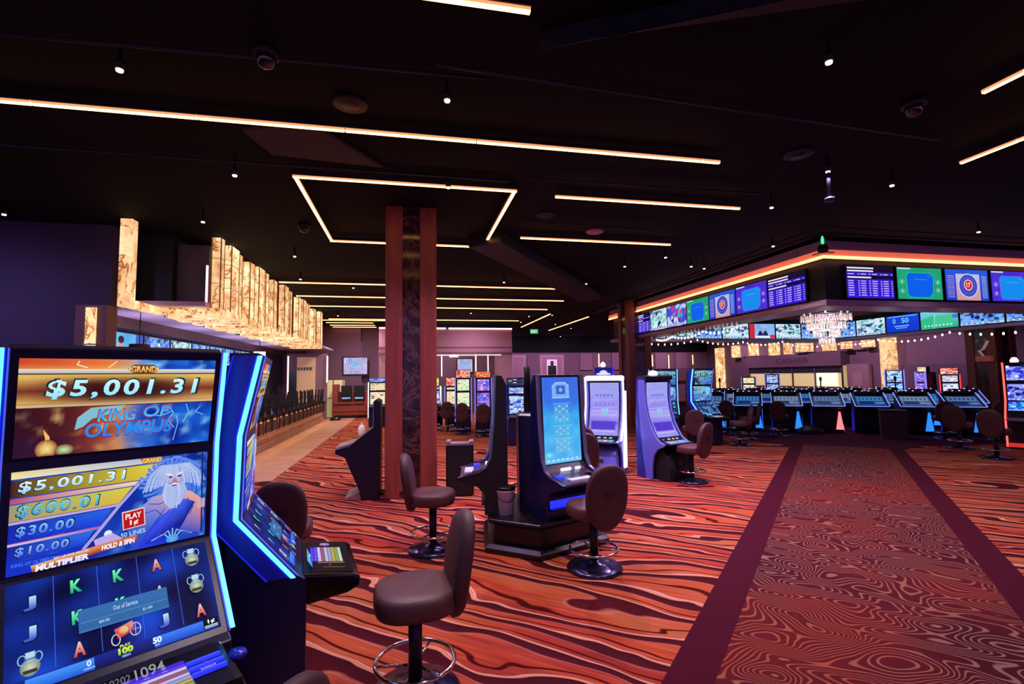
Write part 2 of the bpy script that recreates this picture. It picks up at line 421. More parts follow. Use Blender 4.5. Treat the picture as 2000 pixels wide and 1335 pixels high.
def column(name, x, y, s, mats=True):
    r = thing(name, None, None, (x, y, 0)); r['kind'] = 'structure'; h = s/2
    MB().box(-h+.03, h-.03, -h+.03, h-.03, 0, CEIL).build('stone_core', STONE, r)
    for sx in (-1, 1):
        for sy in (-1, 1):
            x0, x1 = sorted((sx*h, sx*(h-.235))); y0, y1 = sorted((sy*h, sy*(h-.235)))
            MB().box(x0, x1, y0, y1, 0, CEIL).build('wood_corner', WOODRED, r, bev=.012)
    MB().box(-h+.2, h-.2, -h-.004, h+.004, 0, .1).box(-h-.004, h+.004, -h+.2, h-.2, 0, .1).build('stone_plinth', STONE, r)
    return r
column('column', 0.02, 7.32, .71)
column('column', 7.36, 15.05, .8)
column('column', 17.1, 11.35, .8)

# room lights: the black ceiling's downlights, then added fill lamps without fittings
SPOTS = [(-2.08, 3.92, 'white spotlight glowing on the black ceiling just left of the dome camera'), (0.3, 3.88, 'white spotlight under black ceiling above the middle of the longest strip light'),
 (-1.91, 5.79, 'small spotlight just left of the glowing rectangular frame'), (-5.36, 7.69, 'spotlight above the plain dark wall at far left'), (-2.91, 7.61, 'spotlight beside the top of the first onyx upright'),
 (3.02, 2.87, 'brightest spotlight, alone in the black ceiling at upper right'), (4.66, 4.53, 'spotlight at the top of the thin hanging pole'), (5.8, 4.74, 'spotlight on black ceiling between hanging pole and right strip lights'),
 (4.89, 5.69, 'spotlight just right of the double short strip lights'), (6.41, 7.47, 'spotlight just left of the canopy corner'), (9.21, 6.14, 'spotlight above the right face of the screen canopy'), (0.45, 5.73, 'spotlight on the front edge of the glowing frame')]
FARS = [(-2.09, 9.52), (4.43, 9.4), (2.23, 11.43), (4.3, 11.34), (-2.54, 18.39), (-2.44, 11.71), (-1.39, 12.66), (-2.62, 22.4), (4.44, 17.87), (4.59, 19.93), (6.32, 20.6), (7.62, 22.32), (8.57, 27.0), (4.89, 8.54), (5.85, 9.19), (6.25, 9.33), (2.14, 17.21), (5.24, 17.48), (6.78, 19.18)]
def spotlight(x, y, label, group=None):
    t = thing('ceiling_spotlight', label, 'light', (x, y, 0), 0, group)
    MB().lathe([(.012, CEIL), (.012, CEIL-.08), (.026, CEIL-.09), (.032, CEIL-.17), (.027, CEIL-.17)], n=12).build('housing', BLACKM, t)
    MB().lathe([(.024, CEIL-.174), (.022, CEIL-.186)], n=12).build('lens', WHITEL, t)
    return t
for x, y, l in SPOTS: spotlight(x, y, l)
for x, y in FARS: spotlight(x, y, 'tiny distant white spotlight dotted across the black ceiling', 'distant ceiling spotlights')
def pool(x, y, p, c=(1, .78, .62), ang=115): lamp('downlight', 'SPOT', (x, y, CEIL-.24), p, c, aim=(x, y, 0), spot_size=radians(ang), spot_blend=.9, shadow_soft_size=.06)
PW = 0.325
for x, y, p in [(0.3, 3.88, 620), (3.02, 2.87, 560), (-1.2, 1.2, 120), (1.2, 1.0, 420), (4.66, 4.53, 500), (4.89, 5.69, 320), (0.45, 5.73, 300), (6.41, 7.47, 330), (9.21, 6.14, 420), (-2.09, 9.52, 420), (2.23, 11.43, 520), (-1.39, 12.66, 520),
  (4.43, 9.4, 300), (2.14, 17.21, 520), (-1.5, 18.39, 620), (4.6, 18.8, 520), (6.6, 20.6, 450), (7, 3.2, 380), (0.2, 9.6, 420)]:
    pool(x, y, p*PW, (1, .77, .90) if y < 12 else (1, .74, .86))
for x, y, p in [(2.4, 6.4, 1700), (4.2, 5.9, 1100), (1.0, 8.6, 500), (11, 11, 200), (14.5, 20, 700), (-2.0, 8.6, 500), (-.6, 5.0, 500), (5, 8.2, 500)]:
    pool(x, y, p*PW, (.78, .48, 1.0), 140)  # violet fill added for the purple cast, no fittings at these spots
for x, y, p, c in [(2.6, 19.0, 620, (1, .66, .86)), (-1.9, 20.6, 1000, (1, .68, .8)), (2.2, 22.0, 500, (1, .72, .8)), (-2.1, 11.0, 600, (1, .8, .66)), (-2.1, 14.5, 650, (1, .8, .66)), (-2.1, 18.2, 700, (1, .8, .66)), (-6.2, 6.4, 520, (.5, .4, 1)), ]:
    lamp('fill_spot', 'SPOT', (x, y, 2.6 if x < -4.5 and y > 9 else CEIL-.24), p*PW, c, aim=(x, y+(1.5 if y < 9 or x > -2.5 else 0), 0), spot_size=radians(150), spot_blend=.9, shadow_soft_size=.06)  # fill spots added to brighten walls and bar floor, no fixtures there
for x, y, ax, ay, p in [(6.0, 26.5, 6.3, 30, 1500), (9.5, 26.5, 9.8, 30, 1500), (13, 26.5, 13.5, 30, 1300), (16.8, 27, 17, 30, 1200), (17, 15, 20, 15.0, 1100), (17.2, 18.4, 20, 18.4, 1000), (17, 22, 20, 22, 1000), (17, 25.5, 20, 26, 1000)]:
    lamp('fill_spot', 'SPOT', (x, y, CEIL-.24), p*PW, (.92, .56, .86), aim=(ax, ay, 1.3), spot_size=radians(110), spot_blend=.9, shadow_soft_size=.06)  # added fill aimed at the far and right walls, no fixtures
for y in (10.2, 12.6, 15.2, 18.2): lamp('bar_fill_lamp', 'POINT', (-4.85, y, 2.15), 26, (.72, .6, 1), shadow_soft_size=.08)  # added fill lamps without fittings, for the televisions' glow on the soffit
COUNTERL = mat('counter_led', (255, 220, 180), emit=(255, 190, 130), es=9)
# ---------------------------------------------------------------- ceiling fittings
def strip_light(label, x0, y0, x1, y1, z=3.99, wd=.045, m=WARM, seg=1.25, group='warm ceiling strip lights', off=0.0):
    L = math.hypot(x1-x0, y1-y0); a = math.atan2(y1-y0, x1-x0)
    t = thing('ceiling_strip_light', label, 'strip light', (x0, y0, 0), a, group)
    h = MB().box(0, L, -wd*.75, wd*.75, z+.012, z+.05)
    x = .6
    while x < L:
        h.box(x-.006, x+.006, -.006, .006, z+.05, CEIL); x += 1.9
    h.build('channel', BLACKM, t)
    d = MB(); g = MB(); x = 0.0; nx = off or seg
    while x < L-.01:
        e = min(nx, L); d.box(x+.006, e-.006, -wd*.36, wd*.36, z-.016, z+.004); g.box(x+.006, e-.006, -wd*.48, wd*.48, z-.008, z+.012); x = e; nx += seg
    d.build('diffuser', m, t); g.build('fringe_glow', WARMO if m is WARM else m, t)  # added outer glow imitates the orange fringe of the bright core
    return t
strip_light('longest warm strip light crossing in front of the glowing frame', -5.6, 4.66, 3.37, 4.66)
strip_light('warm strip light cut off by the top of the photo', -2.5, 2.875, .76, 2.875)
strip_light('nearer short warm strip light right of the glowing frame', 1.86, 5.96, 4.6, 5.96, off=1.37)
strip_light('farther short warm strip light right of the glowing frame', 1.83, 7.88, 4.62, 7.88)
strip_light('strip light behind the column, nearest of the long row', -3.08, 12.45, 4.7, 12.45)
strip_light('strip light behind the column, second of the long row', -3.12, 14.45, 4.72, 14.45)
strip_light('strip light behind the column, third of the long row', -3.14, 16.4, 4.75, 16.4)
strip_light('upper slanting strip light at the right edge', 4.74, 1.5, 4.74, 3.05)
strip_light('lower slanting strip light at the right edge, farther in', 6.1, 2.4, 6.1, 4.19)
strip_light('thin strip light above the pale pavilion wall', -3.1, 19.9, 4.5, 19.9)
for i, (yy, x1) in enumerate(((20.3, .2), (21.2, -1.5), (22.2, -1.5), (23.0, -1.5))):
    strip_light('far strip light over the lounge, %s of four behind the onyx canopy' % ('first', 'second', 'third', 'last')[i], -3.4, yy, x1, yy, group='far lounge strip lights')
strip_light('slanting far strip light beneath the green exit sign', 5.2, 17.6, 5.2, 22.5)
strip_light('slanting far strip light nearest the left end of the canopy', 7.0, 18.3, 7.0, 24.0)
# the rectangular frame round the column
fr = thing('ceiling_light_frame', 'glowing rectangular strip light frame hung around the wood column', 'strip light', (0, 7.22, 0))
for a in ((-1.3, -1.35, 1.3, -1.35), (-1.3, 1.35, 1.3, 1.35), (-1.3, -1.35, -1.3, 1.35), (1.3, -1.35, 1.3, 1.35)):
    ax = abs(a[0]-a[2]) > abs(a[1]-a[3]); k = .024
    x0, x1, y0, y1 = (a[0]-k, a[2]+k, a[1]-k, a[1]+k) if ax else (a[0]-k, a[0]+k, a[1]+k, a[3]-k)
    MB().box(x0-.01, x1+.01, y0-.01, y1+.01, 4.002, 4.05).build('channel', BLACKM, fr)
    MB().box(x0, x1, y0, y1, 3.984, 4.002).build('fringe_glow', WARMO, fr); k2 = .008
    MB().box(x0+(0 if ax else k2), x1-(0 if ax else k2), y0+(k2 if ax else 0), y1-(k2 if ax else 0), 3.976, 3.9835).build('diffuser', WARM, fr)
for x, y, l in ((-1.05, 3.76, 'dome camera on the ceiling between two front spotlights'), (-1.64, 8.06, 'dome camera left of the glowing frame'), (4.49, 3.42, 'dome camera on black ceiling near right strip lights')):
    t = thing('dome_camera', l, 'security camera', (x, y, 0))
    MB().lathe([(.09, CEIL), (.095, CEIL-.05), (.075, CEIL-.06)], n=20).build('mount', BLACKM, t)
    MB().lathe([(.072, CEIL-.06), (.07, CEIL-.09), (.05, CEIL-.125), (.02, CEIL-.14), (.001, CEIL-.142)], n=20).build('dome', mat('smoked_dome', (30, 28, 34), .05, spec=.9), t)
for x, y, l, m in ((-0.52, 4.37, 'round ceiling speaker above the longest strip light', DKMETAL), (2.02, 6.98, 'round dark speaker between the two short strip lights', DKMETAL), (3.08, 7.66, 'round lavender lit ceiling disc near the short strip lights', PALE), (4.26, 4.51, 'round dark speaker left of the hanging pole', DKMETAL)):  # lavender light on the third disc is put into its pale colour
    t = thing('ceiling_speaker', l, 'speaker', (x, y, 0))
    MB().lathe([(.15, CEIL), (.15, CEIL-.02), (.13, CEIL-.03)], n=28).build('rim', BLACKM if m is DKMETAL else m, t)
    MB().lathe([(.128, CEIL-.02), (.06, CEIL-.034), (.001, CEIL-.036)], n=28).build('grille', m, t)
tag(MB().tube([(4.66, 4.53, CEIL), (4.66, 4.53, 3.62)], .018).lathe([(.05, 3.62), (.05, 3.58)], 0, 12, (4.66, 4.53, 0)).build('hanging_pole', mat('blue_black_pole', (34, 34, 70), .4)), 'thin dark pole hanging from the ceiling above the canopy corner', 'pole')
# ducts, beams, conduits painted black like the ceiling
DUCT = mat('black_duct', (22, 20, 30), .6)
def slab(name, label, pts, z0, z1, m=DUCT): return tag(MB().prism_z(pts, z0, z1).build(name, m, bev=.01), label, 'duct')
slab('ceiling_duct', 'black duct running diagonally behind the column', [(1.0, 8.3), (1.5, 7.9), (5.6, 13.6), (5.1, 14.0)], 3.9, CEIL)
slab('ceiling_duct', 'black duct running diagonally over the short strip lights', [(.9, 3.2), (1.25, 3.0), (3.4, 2.1), (3.3, 1.9)], 3.96, CEIL)
slab('ceiling_panel', 'greyish triangular panel showing between long strip and frame', [(-1.6, 5.0), (-.95, 4.72), (-.3, 5.62), (-1.45, 5.5)], 4.06, CEIL, mat('grey_black_panel', (60, 50, 58), .8))
cd = [((-6, 3.95), (.6, 3.72), 'conduit running across the ceiling past the front dome camera'), ((.2, 3.62), (5.4, 3.9), 'conduit with a faint blue sheen across the upper ceiling'), ((-4.5, 5.7), (1.2, 5.72), 'conduit just in front of the glowing frame'),
      ((1.4, 5.6), (4.6, 5.55), 'conduit between the long and short strip lights'), ((1.7, 7.2), (3.9, 7.3), 'conduit between the paired short strip lights')]
for (x0, y0), (x1, y1), l in cd:
    tag(MB().tube([(x0, y0, 4.05), (x1, y1, 4.05)], .014).build('ceiling_conduit', mat('conduit', (46, 44, 66), .35, .6)), l, 'conduit')
tag(MB().tube([(6.9, 17.5, 4.02), (6.9, 6.9, 4.02), (13.5, 6.9, 4.02)], .02).build('lighting_track', mat('conduit', (46, 44, 66), .35, .6)), 'black lighting track following the two faces of the screen canopy', 'track')
def exit_sign(x, y, z, rot, label):
    t = thing('exit_sign', label, 'sign', (x, y, 0), rot)
    MB().box(-.17, .17, -.02, .02, z, z+.2).box(-.01, .01, -.01, .01, z+.2, CEIL).build('housing', BLACKM, t)
    a = Art(.32, .18); a.rect(0, 0, .32, .18, (40, 190, 120)); a.up().text('EXIT', .12, .18, .88, .82, (225, 255, 240), bold=.02)
    a.build('face', t, (0, -.022, z+.01), (0, 0, 1))
exit_sign(5.0, 19.3, 3.38, radians(-8), 'green lit exit sign hanging over the far strip light')

# ---------------------------------------------------------------- pictures for the televisions
def tv_bets(a):
    a.rect(0, 0, a.w, a.h, (52, 22, 216), (58, 30, 170)); a.up(); a.urect(0, 0, 1, .2, (26, 10, 46)); a.urect(0, .3, 1, .41, (14, 10, 60)); a.up()
    for v, e in ((.05, .58), (.14, .57), (.34, .52)): a.urect(.02, v, e, v+.045, (236, 232, 255))
    for k, v in enumerate([.245]+[.46+.073*i for i in range(7)]):
        for u, l in ((.03, .14), (.24, .04), (.30, .13), (.47, .04), (.54, .13), (.72, .04), (.78, .13), (.95, .03)):
            a.urect(u, v, u+l*(.7+.3*nz(u*9, v*31)), v+.034, (186, 172, 255))
def tv_table(bg, fg, rim):
    def f(a):
        a.grid(0, 0, 1, 1, 8, 6, lambda u, v: mixc(bg, rim, .5*nz(u*3, v*3))); a.up(); a.urect(.01, .01, .3, .05, (210, 230, 255))
        a.upoly([(.24, .15), (.75, .15), (.82, .25), (.8, .82), (.72, .95), (.25, .95), (.2, .85), (.19, .25)], rim); a.up()
        a.upoly([(.26, .17), (.73, .17), (.8, .27), (.78, .8), (.7, .93), (.27, .93), (.22, .83), (.21, .27)], fg); a.up()
        a.urect(.36, .36, .66, .38, mixc(fg, (255, 255, 255), .25)); a.urect(.66, .25, .74, .27, mixc(fg, (255, 255, 255), .25))
        for u, v in ((.1, .45), (.1, .75), (.9, .45), (.9, .7)): a.uring(u, v, .05, .075, .008, mixc(rim, (255, 255, 255), .4)); a.uell(u, v, .018, .03, (225, 225, 255))
    return f
def tv_wheel(a):
    a.rect(0, 0, a.w, a.h, (40, 60, 190), (36, 90, 220)); a.up(); a.urect(.24, .14, .8, 1, (210, 150, 150), (190, 190, 230)); a.up()
    a.uell(.52, .52, .235, .4, (196, 196, 240)); a.up(); a.uell(.52, .52, .21, .36, (60, 70, 190)); a.up(); a.uring(.52, .52, .16, .275, .008, (120, 130, 230))
    a.uell(.52, .5, .105, .18, (250, 210, 220)); a.up(); a.uell(.52, .5, .085, .15, (206, 34, 44)); a.up()
    a.text('17', .475, .42, .565, .58, (255, 225, 220), bold=.03)
    for k in range(12):
        v = .2+.062*k; a.urect(.03, v, .19, v+.03, (120, 140, 250) if k % 3 else (230, 120, 120))
        for u in (.84, .88, .92): a.urect(u+.02*nz(k, u), v, u+.02+.02*nz(k, u), v+.035, (190, 210, 255))
def tv_play(seed, pal):
    def f(a):
        rnd = random.Random(seed)
        a.grid(0, 0, 1, 1, 14, 9, lambda u, v: pal[int(nz(u*4+seed, v*4)*len(pal)*.999)]); a.up()
        for k in range(22):
            u, v = rnd.random()*.85, rnd.random()*.75; c = rnd.choice(pal+[(230, 235, 255), (20, 30, 90)])
            if rnd.random() < .5: a.urect(u, v, u+.04+.1*rnd.random(), v+.05+.12*rnd.random(), c)
            else: a.uell(min(.9, u+.06), min(.85, v+.1), .03+.04*rnd.random(), .05+.07*rnd.random(), c, n=10)
            if k % 5 == 4: a.up()
        a.up(); a.urect(0, .88, 1, .97, (190, 220, 255)); a.up()
        for k in range(7): a.urect(.04+.13*k, .905, .12+.13*k, .945, (40, 60, 130))
    return f
def tv_person(a):
    a.grid(0, 0, 1, 1, 8, 6, lambda u, v: mixc((70, 160, 230), (120, 210, 250), nz(u*3, v*3))); a.up()
    a.urect(.75, 0, 1, .8, (60, 90, 190)); a.upoly([(.05, 1), (.1, .62), (.3, .52), (.42, .62), (.46, 1)], (24, 34, 90)); a.up()
    a.upoly([(.2, .58), (.27, .85), (.34, .58)], (235, 235, 255)); a.uell(.27, .36, .085, .2, (206, 150, 160)); a.up(); a.uell(.27, .22, .095, .12, (40, 26, 40)); a.urect(.257, .62, .283, .85, (40, 60, 190))
    a.urect(.0, .9, 1, .98, (210, 230, 255))
def tv_news(a):
    a.grid(0, 0, 1, 1, 8, 6, lambda u, v: mixc((90, 150, 230), (190, 220, 250), nz(u*4, v*4))); a.up(); a.urect(0, 0, .2, 1, (206, 40, 60)); a.urect(.2, .82, .8, .95, (230, 240, 255)); a.urect(.8, .74, 1, .98, (220, 40, 90))
    for u in (.42, .62): a.upoly([(u-.12, .8), (u-.05, .5), (u+.05, .5), (u+.12, .8)], (30, 40, 90)); a.uell(u, .4, .04, .1, (180, 140, 150))
def tv_score(a):
    a.rect(0, 0, a.w, a.h, (20, 50, 205), (26, 70, 220)); a.up(); a.urect(.05, .05, .95, .1, (120, 190, 255))
    a.text('0', .2, .18, .3, .48, (110, 200, 255)); a.text('50', .48, .18, .7, .48, (110, 220, 255)); a.urect(.25, .62, .7, .68, (130, 200, 250)); a.urect(.3, .74, .64, .8, (90, 170, 240))
def tv_pitch(a):
    a.rect(0, 0, a.w, a.h, (40, 170, 130), (120, 210, 230)); a.up(); a.upoly([(0, .45), (.35, .25), (.4, 1), (0, 1)], (50, 190, 140)); a.urect(.4, .3, .85, .9, (70, 200, 150)); a.up(); a.line([(.4, .2), (.36, 1)], .01, (200, 250, 240)); a.urect(.86, .3, 1, .5, (60, 120, 220))
    for k in range(8): a.urect(.1+.1*k, .78, .14+.1*k, .86, (220, 240, 255))
def tv_tote(a):
    a.grid(0, 0, 1, 1, 10, 7, lambda u, v: mixc((150, 130, 200), (236, 236, 255), nz(u*5, v*5))); a.up()
    for k in range(9): a.line([(.02+.1*k, .95), (.14+.11*k, .05)], .02, mixc((70, 60, 140), (190, 180, 240), nz(k*3.3, 1)))
    a.up(); a.text('POOL', .22, .22, .72, .46, (70, 200, 250), bold=.04); a.urect(.3, .56, .72, .62, (120, 220, 240)); a.urect(.24, .72, .66, .78, (160, 190, 250))
BLU = [(40, 60, 170), (70, 120, 230), (120, 180, 250), (30, 30, 90), (170, 190, 250)]
GRN = [(40, 150, 120), (120, 210, 200), (220, 235, 250), (40, 60, 120), (90, 170, 220)]
PNK = [(90, 60, 190), (190, 60, 150), (60, 80, 220), (220, 210, 255), (60, 190, 190)]
def television(label, loc, rot, w_, h_, pic, tilt=0.0, group=None, frame=.02, name='television'):
    """loc: middle of the lower edge of the glass; rot as for face()"""
    t = thing(name, label, 'television', loc, rot, group)
    t.rotation_euler = (0, 0, rot)
    nz_, ny_ = cos(tilt), -sin(tilt)
    MB().box(-w_/2-frame, w_/2+frame, .003, .05, -frame, h_+frame).build('frame', BLACK, t)
    a = Art(w_, h_, .0012); pic(a); a.build('screen', t, (0, 0, 0), (0, 0, 1))
    return t

# ---------------------------------------------------------------- square screen canopy over the gaming pit
C0, C1, CT = 7.4, 16.8, .5      # outer faces, and the depth of the ring
cp = thing('screen_canopy', 'square hanging canopy ringed with screens over the blue terminals', 'canopy', (0, 0, 0))
def ring_mb(a, b, z0, z1, m=0, mb=None):
    mb = mb or MB()
    o0, o1, i0, i1 = C0-a, C1+a, C0+b, C1-b
    mb.box(o0, o1, o0, i0, z0, z1, m); mb.box(o0, o1, i1, o1, z0, z1, m); mb.box(o0, i0, i0, i1, z0, z1, m); mb.box(i1, o1, i0, i1, z0, z1, m)
    return mb
CGREY = mat('canopy_grey_purple', (150, 124, 146), .7)
ring_mb(0, CT, 2.95, 3.72).build('screen_wall', BLACKM, cp)
ring_mb(.10, CT, 3.86, 4.03).build('top_fascia', CGREY, cp, bev=.01)
ring_mb(.06, CT, 3.72, 3.86).build('cove', mat('cove_paint', (176, 96, 80), .6), cp)
ring_mb(.10, CT+.04, 2.84, 2.95).build('lower_trim', mat('lower_trim_paint', (186, 156, 180), .3, .2), cp, bev=.015)
for x0, x1, y0, y1 in ((C0-.14, C0-.085, C0-.14, C1+.14), (C0-.085, C1+.14, C0-.14, C0-.085)):
    MB().box(x0, x1, y0, y1, 3.70, 3.745).build('light_strip', WARMB, cp)
    MB().box(x0+.02, x1, y0+.02 if x1-x0 > 1 else y0, y1, 3.748, 3.855).build('painted_cove_glow', ORANGE, cp)  # emissive band paints the orange glow the strip leaves on the cove
lp = [3.7]
bets = ('betting list', tv_bets); gr = ('green bordered blue table', tv_table((30, 150, 110), (10, 96, 235), (40, 190, 140)))
wh = ('blue roulette wheel reading seventeen', tv_wheel); pu = ('purple bordered blue table', tv_table((60, 30, 200), (20, 140, 240), (110, 90, 240)))
def sp(s, n, pal): return (n, tv_play(s, pal))
left = [bets, pu, wh, gr, sp(3, 'pink and purple game', PNK), sp(5, 'green sports picture', GRN), bets, pu, sp(9, 'blue crowd', BLU)]
ORD = ['first', 'second', 'third', 'fourth', 'fifth', 'sixth', 'seventh', 'eighth', 'ninth', 'tenth']
for i, (n, f) in enumerate(left):
    y = C0+.88+1.02*i
    if y > C1-.4: break
    television('%s television on canopy left face showing a %s' % (ORD[i], n), (C0-.055, y, 3.0), face(270), .98, .6, f, group='televisions on the canopy left face')
for i, (n, f) in enumerate([bets, gr, wh, pu, bets, gr]):
    television('%s television from corner on canopy right face showing a %s' % (ORD[i], n), (C0+.94+1.14*i, C0-.055, 3.0), face(180), 1.05, .6, f, group='televisions on the canopy right face')
inb = [sp(11, 'pink stage', PNK), sp(12, 'sports field', GRN), sp(14, 'blue crowd', BLU), sp(15, 'green game', GRN), ('red sided newscast', tv_news), sp(17, 'wide stadium', GRN), sp(18, 'bright crowd', BLU)]
for i, (n, f) in enumerate(inb):
    television('%s television on far inner canopy face showing a %s' % (ORD[i], n), (C0+CT+.72+1.16*i, C1-CT-.055, 2.97), face(180), 1.1, .56, f, group='televisions on the far inner canopy face')
inr = [sp(21, 'blue arena', BLU), sp(22, 'crowded stand', GRN), ('blue scoreboard', tv_score), ('green pitch', tv_pitch), sp(23, 'pale crowd', BLU), sp(25, 'blue match', BLU), sp(26, 'pink show', PNK)]
for i, (n, f) in enumerate(inr):
    television('%s television from far corner on inner right face showing a %s' % (ORD[i], n), (C1-CT-.055, C1-CT-.72-1.16*i, 2.97), face(270), 1.1, .56, f, group='televisions on the inner right canopy face')
t = thing('beacon', 'small green glowing beacon clamped on the canopy corner', 'beacon', (C0-.2, C0-.2, 0))
MB().lathe([(.07, 3.76), (.09, 3.82), (.07, 3.9), (.03, 3.92)], n=16).build('body', BLACK, t); MB().lathe([(.02, 3.92), (.028, 4.0), (.012, 4.07)], n=10).build('lamp_tube', GREENL, t)
MB().box(-.02, .22, -.02, .22, 3.765, 3.785).build('bracket', BLACK, t)
# chandelier
def chandelier(label, x, y, z, r, h, pw, n=4):
    t = thing('chandelier', label, 'chandelier', (x, y, 0)); rnd = random.Random(3)
    MB().cyl((0, 0, 0), .012, z+h*.9, CEIL, n=8).lathe([(.12, CEIL), (.12, CEIL-.03)], n=14).build('suspension_rod', DKMETAL, t)
    b = MB(); f = MB()
    for k in range(n):
        rr = r*(1-.23*k); zz = z+h*(.92-.26*k)
        f.tube([(rr*cos(2*pi*i/28), rr*sin(2*pi*i/28), zz+.02) for i in range(28)], .012, n=6, closed=True)
        f.tube([(-rr, 0, zz+.02), (rr, 0, zz+.02)], .008, n=6); f.tube([(0, -rr, zz+.02), (0, rr, zz+.02)], .008, n=6)
        for j in range(int(46*(rr/r))):
            a = 2*pi*j/int(46*(rr/r)); l = h*.2*(.8+.4*rnd.random())
            for q_ in (rr, rr*.8):
                px, py = q_*cos(a), q_*sin(a); b.lathe([(.004, zz), (.016, zz-l*.4), (.018, zz-l*.75), (.003, zz-l)], 0, 5, (px, py, 0), False)
    f.build('ring_frame', SILVER, t)
    cr = mat('crystal', (220, 205, 200), .08, emit=(255, 220, 206), es=.42, coat=.6); cr.cycles.emission_sampling = 'NONE'
    o = b.build('crystal_drops', cr, t); o['kind'] = 'stuff'
    for k in range(8):
        a = 2*pi*k/8; MB().lathe([(.004, 0), (.025, .03), (.022, .06), (.004, .1)], 0, 8, (r*.85*cos(a), r*.85*sin(a), z+h*.95)).build('candle_bulb', BULBL, t)
    lamp('chandelier_light', 'POINT', (x, y, z+h*.5), pw, (1, .9, .82), shadow_soft_size=.2)
chandelier('large round crystal chandelier hanging inside the screen canopy', 11.75, 11.8, 2.5, .62, .85, 60)
# strings of bulbs
def string_light(label, pts, per):
    t = thing('string_light', label, 'string lights', pts[0]); o = Vector(pts[0]); P = []
    for a, b in zip(pts, pts[1:]):
        a, b = Vector(a)-o, Vector(b)-o; sag = .06*(b-a).length
        for k in range(per): s = k/per; p = a.lerp(b, s); p.z -= sag*4*s*(1-s); P.append(p)
    P.append(Vector(pts[-1])-o)
    MB().tube([tuple(p+Vector((0, 0, .05))) for p in P], .006, n=5).build('wire', BLACKM, t)
    for p in P[1:-1]:
        MB().lathe([(.008, .04), (.022, .02), (.026, -.005), (.016, -.03), (.002, -.035)], 0, 8, tuple(p)).build('bulb', BULBL, t)
string_light('string of bulbs swagged from left canopy end toward the centre', [(8.0, 16.0, 2.8), (9.8, 15.2, 2.82), (11.6, 15.2, 2.75), (13.4, 15.4, 2.78), (15.9, 16.0, 2.72)], 9)
string_light('string of bulbs swagged along the right side past the far column', [(15.6, 15.5, 2.75), (15.6, 13.6, 2.72), (15.4, 11.2, 2.75), (15.2, 8.2, 2.8)], 11)
string_light('short string of bulbs swagged at the far left canopy corner', [(8.0, 10.5, 2.84), (8.1, 12.3, 2.84), (8.2, 14.1, 2.84), (8.3, 15.4, 2.86)], 9)
# ---------------------------------------------------------------- bar on the left: counter, upturned chairs, onyx canopy
XB = -3.3
bc = thing('bar_counter', 'long low bar counter with lit front under upturned black chairs', 'bar counter', (XB, 16.5, 0))
MB().box(-.62, -.06, -5.6, 3.7, .3, .72).build('counter_body', mat('counter_front', (206, 164, 128), .5), bc)
MB().box(-.62, 0, -5.7, 3.8, 0, .16).box(-.62, -.03, -5.65, 3.75, .16, .3).build('stone_step', TILE, bc, bev=.01)
MB().box(-.8, .1, -5.75, 3.85, .72, .78).build('counter_top', WOODDK, bc, bev=.008)
MB().box(-.02, .02, -5.6, 3.7, .700, .716).build('under_counter_light', COUNTERL, bc)
CHAIRB = mat('black_chair_frame', (7, 7, 10), .5); CHAIRW = mat('brown_chair_back', (92, 58, 54), .5)
def upturned_chair(label, loc, rot):
    t = thing('chair', label, 'chair', loc, rot, 'chairs upturned on the bar counter')
    MB().box(-.2, .2, -.16, .24, 0, .05).build('seat', CHAIRB, t, bev=.015)
    for sx in (-1, 1):
        for y0, s in ((-.13, -1), (.2, 1)):
            MB().loft([[(sx*.17+dx*k+sx*.02*e, y0+dy*k+s*.03*e, z) for dx, dy in ((-1, -1), (1, -1), (1, 1), (-1, 1))] for z, k, e in ((.05, .022, 0), (.5, .014, 1))], smooth=False).build('leg', CHAIRB, t)
    MB().tube([(-.17, -.14, .28), (.17, -.14, .28)], .012).tube([(-.17, .21, .28), (.17, .21, .28)], .012).build('stretcher', CHAIRB, t)
    for sx in (-1, 1):
        x0, x1 = sorted((sx*.19, sx*.155)); MB().box(x0, x1, -.215, -.18, -.33, .03).build('back_post', CHAIRB, t)
    MB().box(-.154, .154, -.21, -.187, -.32, -.08).build('backrest', CHAIRW, t, bev=.006)
    return t
ch0 = None
for k in range(15):
    lab = '%s upturned chair on the bar counting from the near end' % (ORD+['eleventh', 'twelfth', 'thirteenth', 'fourteenth', 'fifteenth'])[k]
    y = 11.55+.565*k
    if ch0 is None: ch0 = upturned_chair(lab, (XB-.055, y, .782), radians(90))
    else: dup(ch0, (XB-.055, y, .782), radians(90+random.uniform(-5, 5)), lab)
bn = thing('bar_bulkhead', 'grey bulkhead over the bar carrying the glowing onyx ribs', 'bulkhead', (0, 0, 0))
MB().box(-5.5, -3.92, 9.1, 22.6, 2.95, CEIL).build('bulkhead_body', BLACKM, bn)
MB().box(-5.5, -3.30, 8.82, 22.6, 2.88, 2.95).build('soffit', mat('soffit_white', (196, 176, 206), .6), bn)
MB().box(-3.915, -3.42, 9.25, 9.7, 2.951, 4.0).build('panel_box', GREYP, bn)
for y0, y1 in ((10.0, 12.0), (13.1, 13.7), (16.4, 17.2)): MB().box(-3.915, -3.5, y0, y1, 2.951, 4.0).build('panel_box', GREYP, bn)
for y in (10.3, 12.1, 14.2, 15.7, 18.1, 20.3): MB().lathe([(.05, 2.88), (.05, 2.86), (.03, 2.855)], n=14, c=(-4.5, y, 0)).build('downlight', BLACK, bn)
MB().box(-5.42, -5.3, 8.82, 22.6, 2.68, 2.88).build('back_lip', WOODDK, bn)
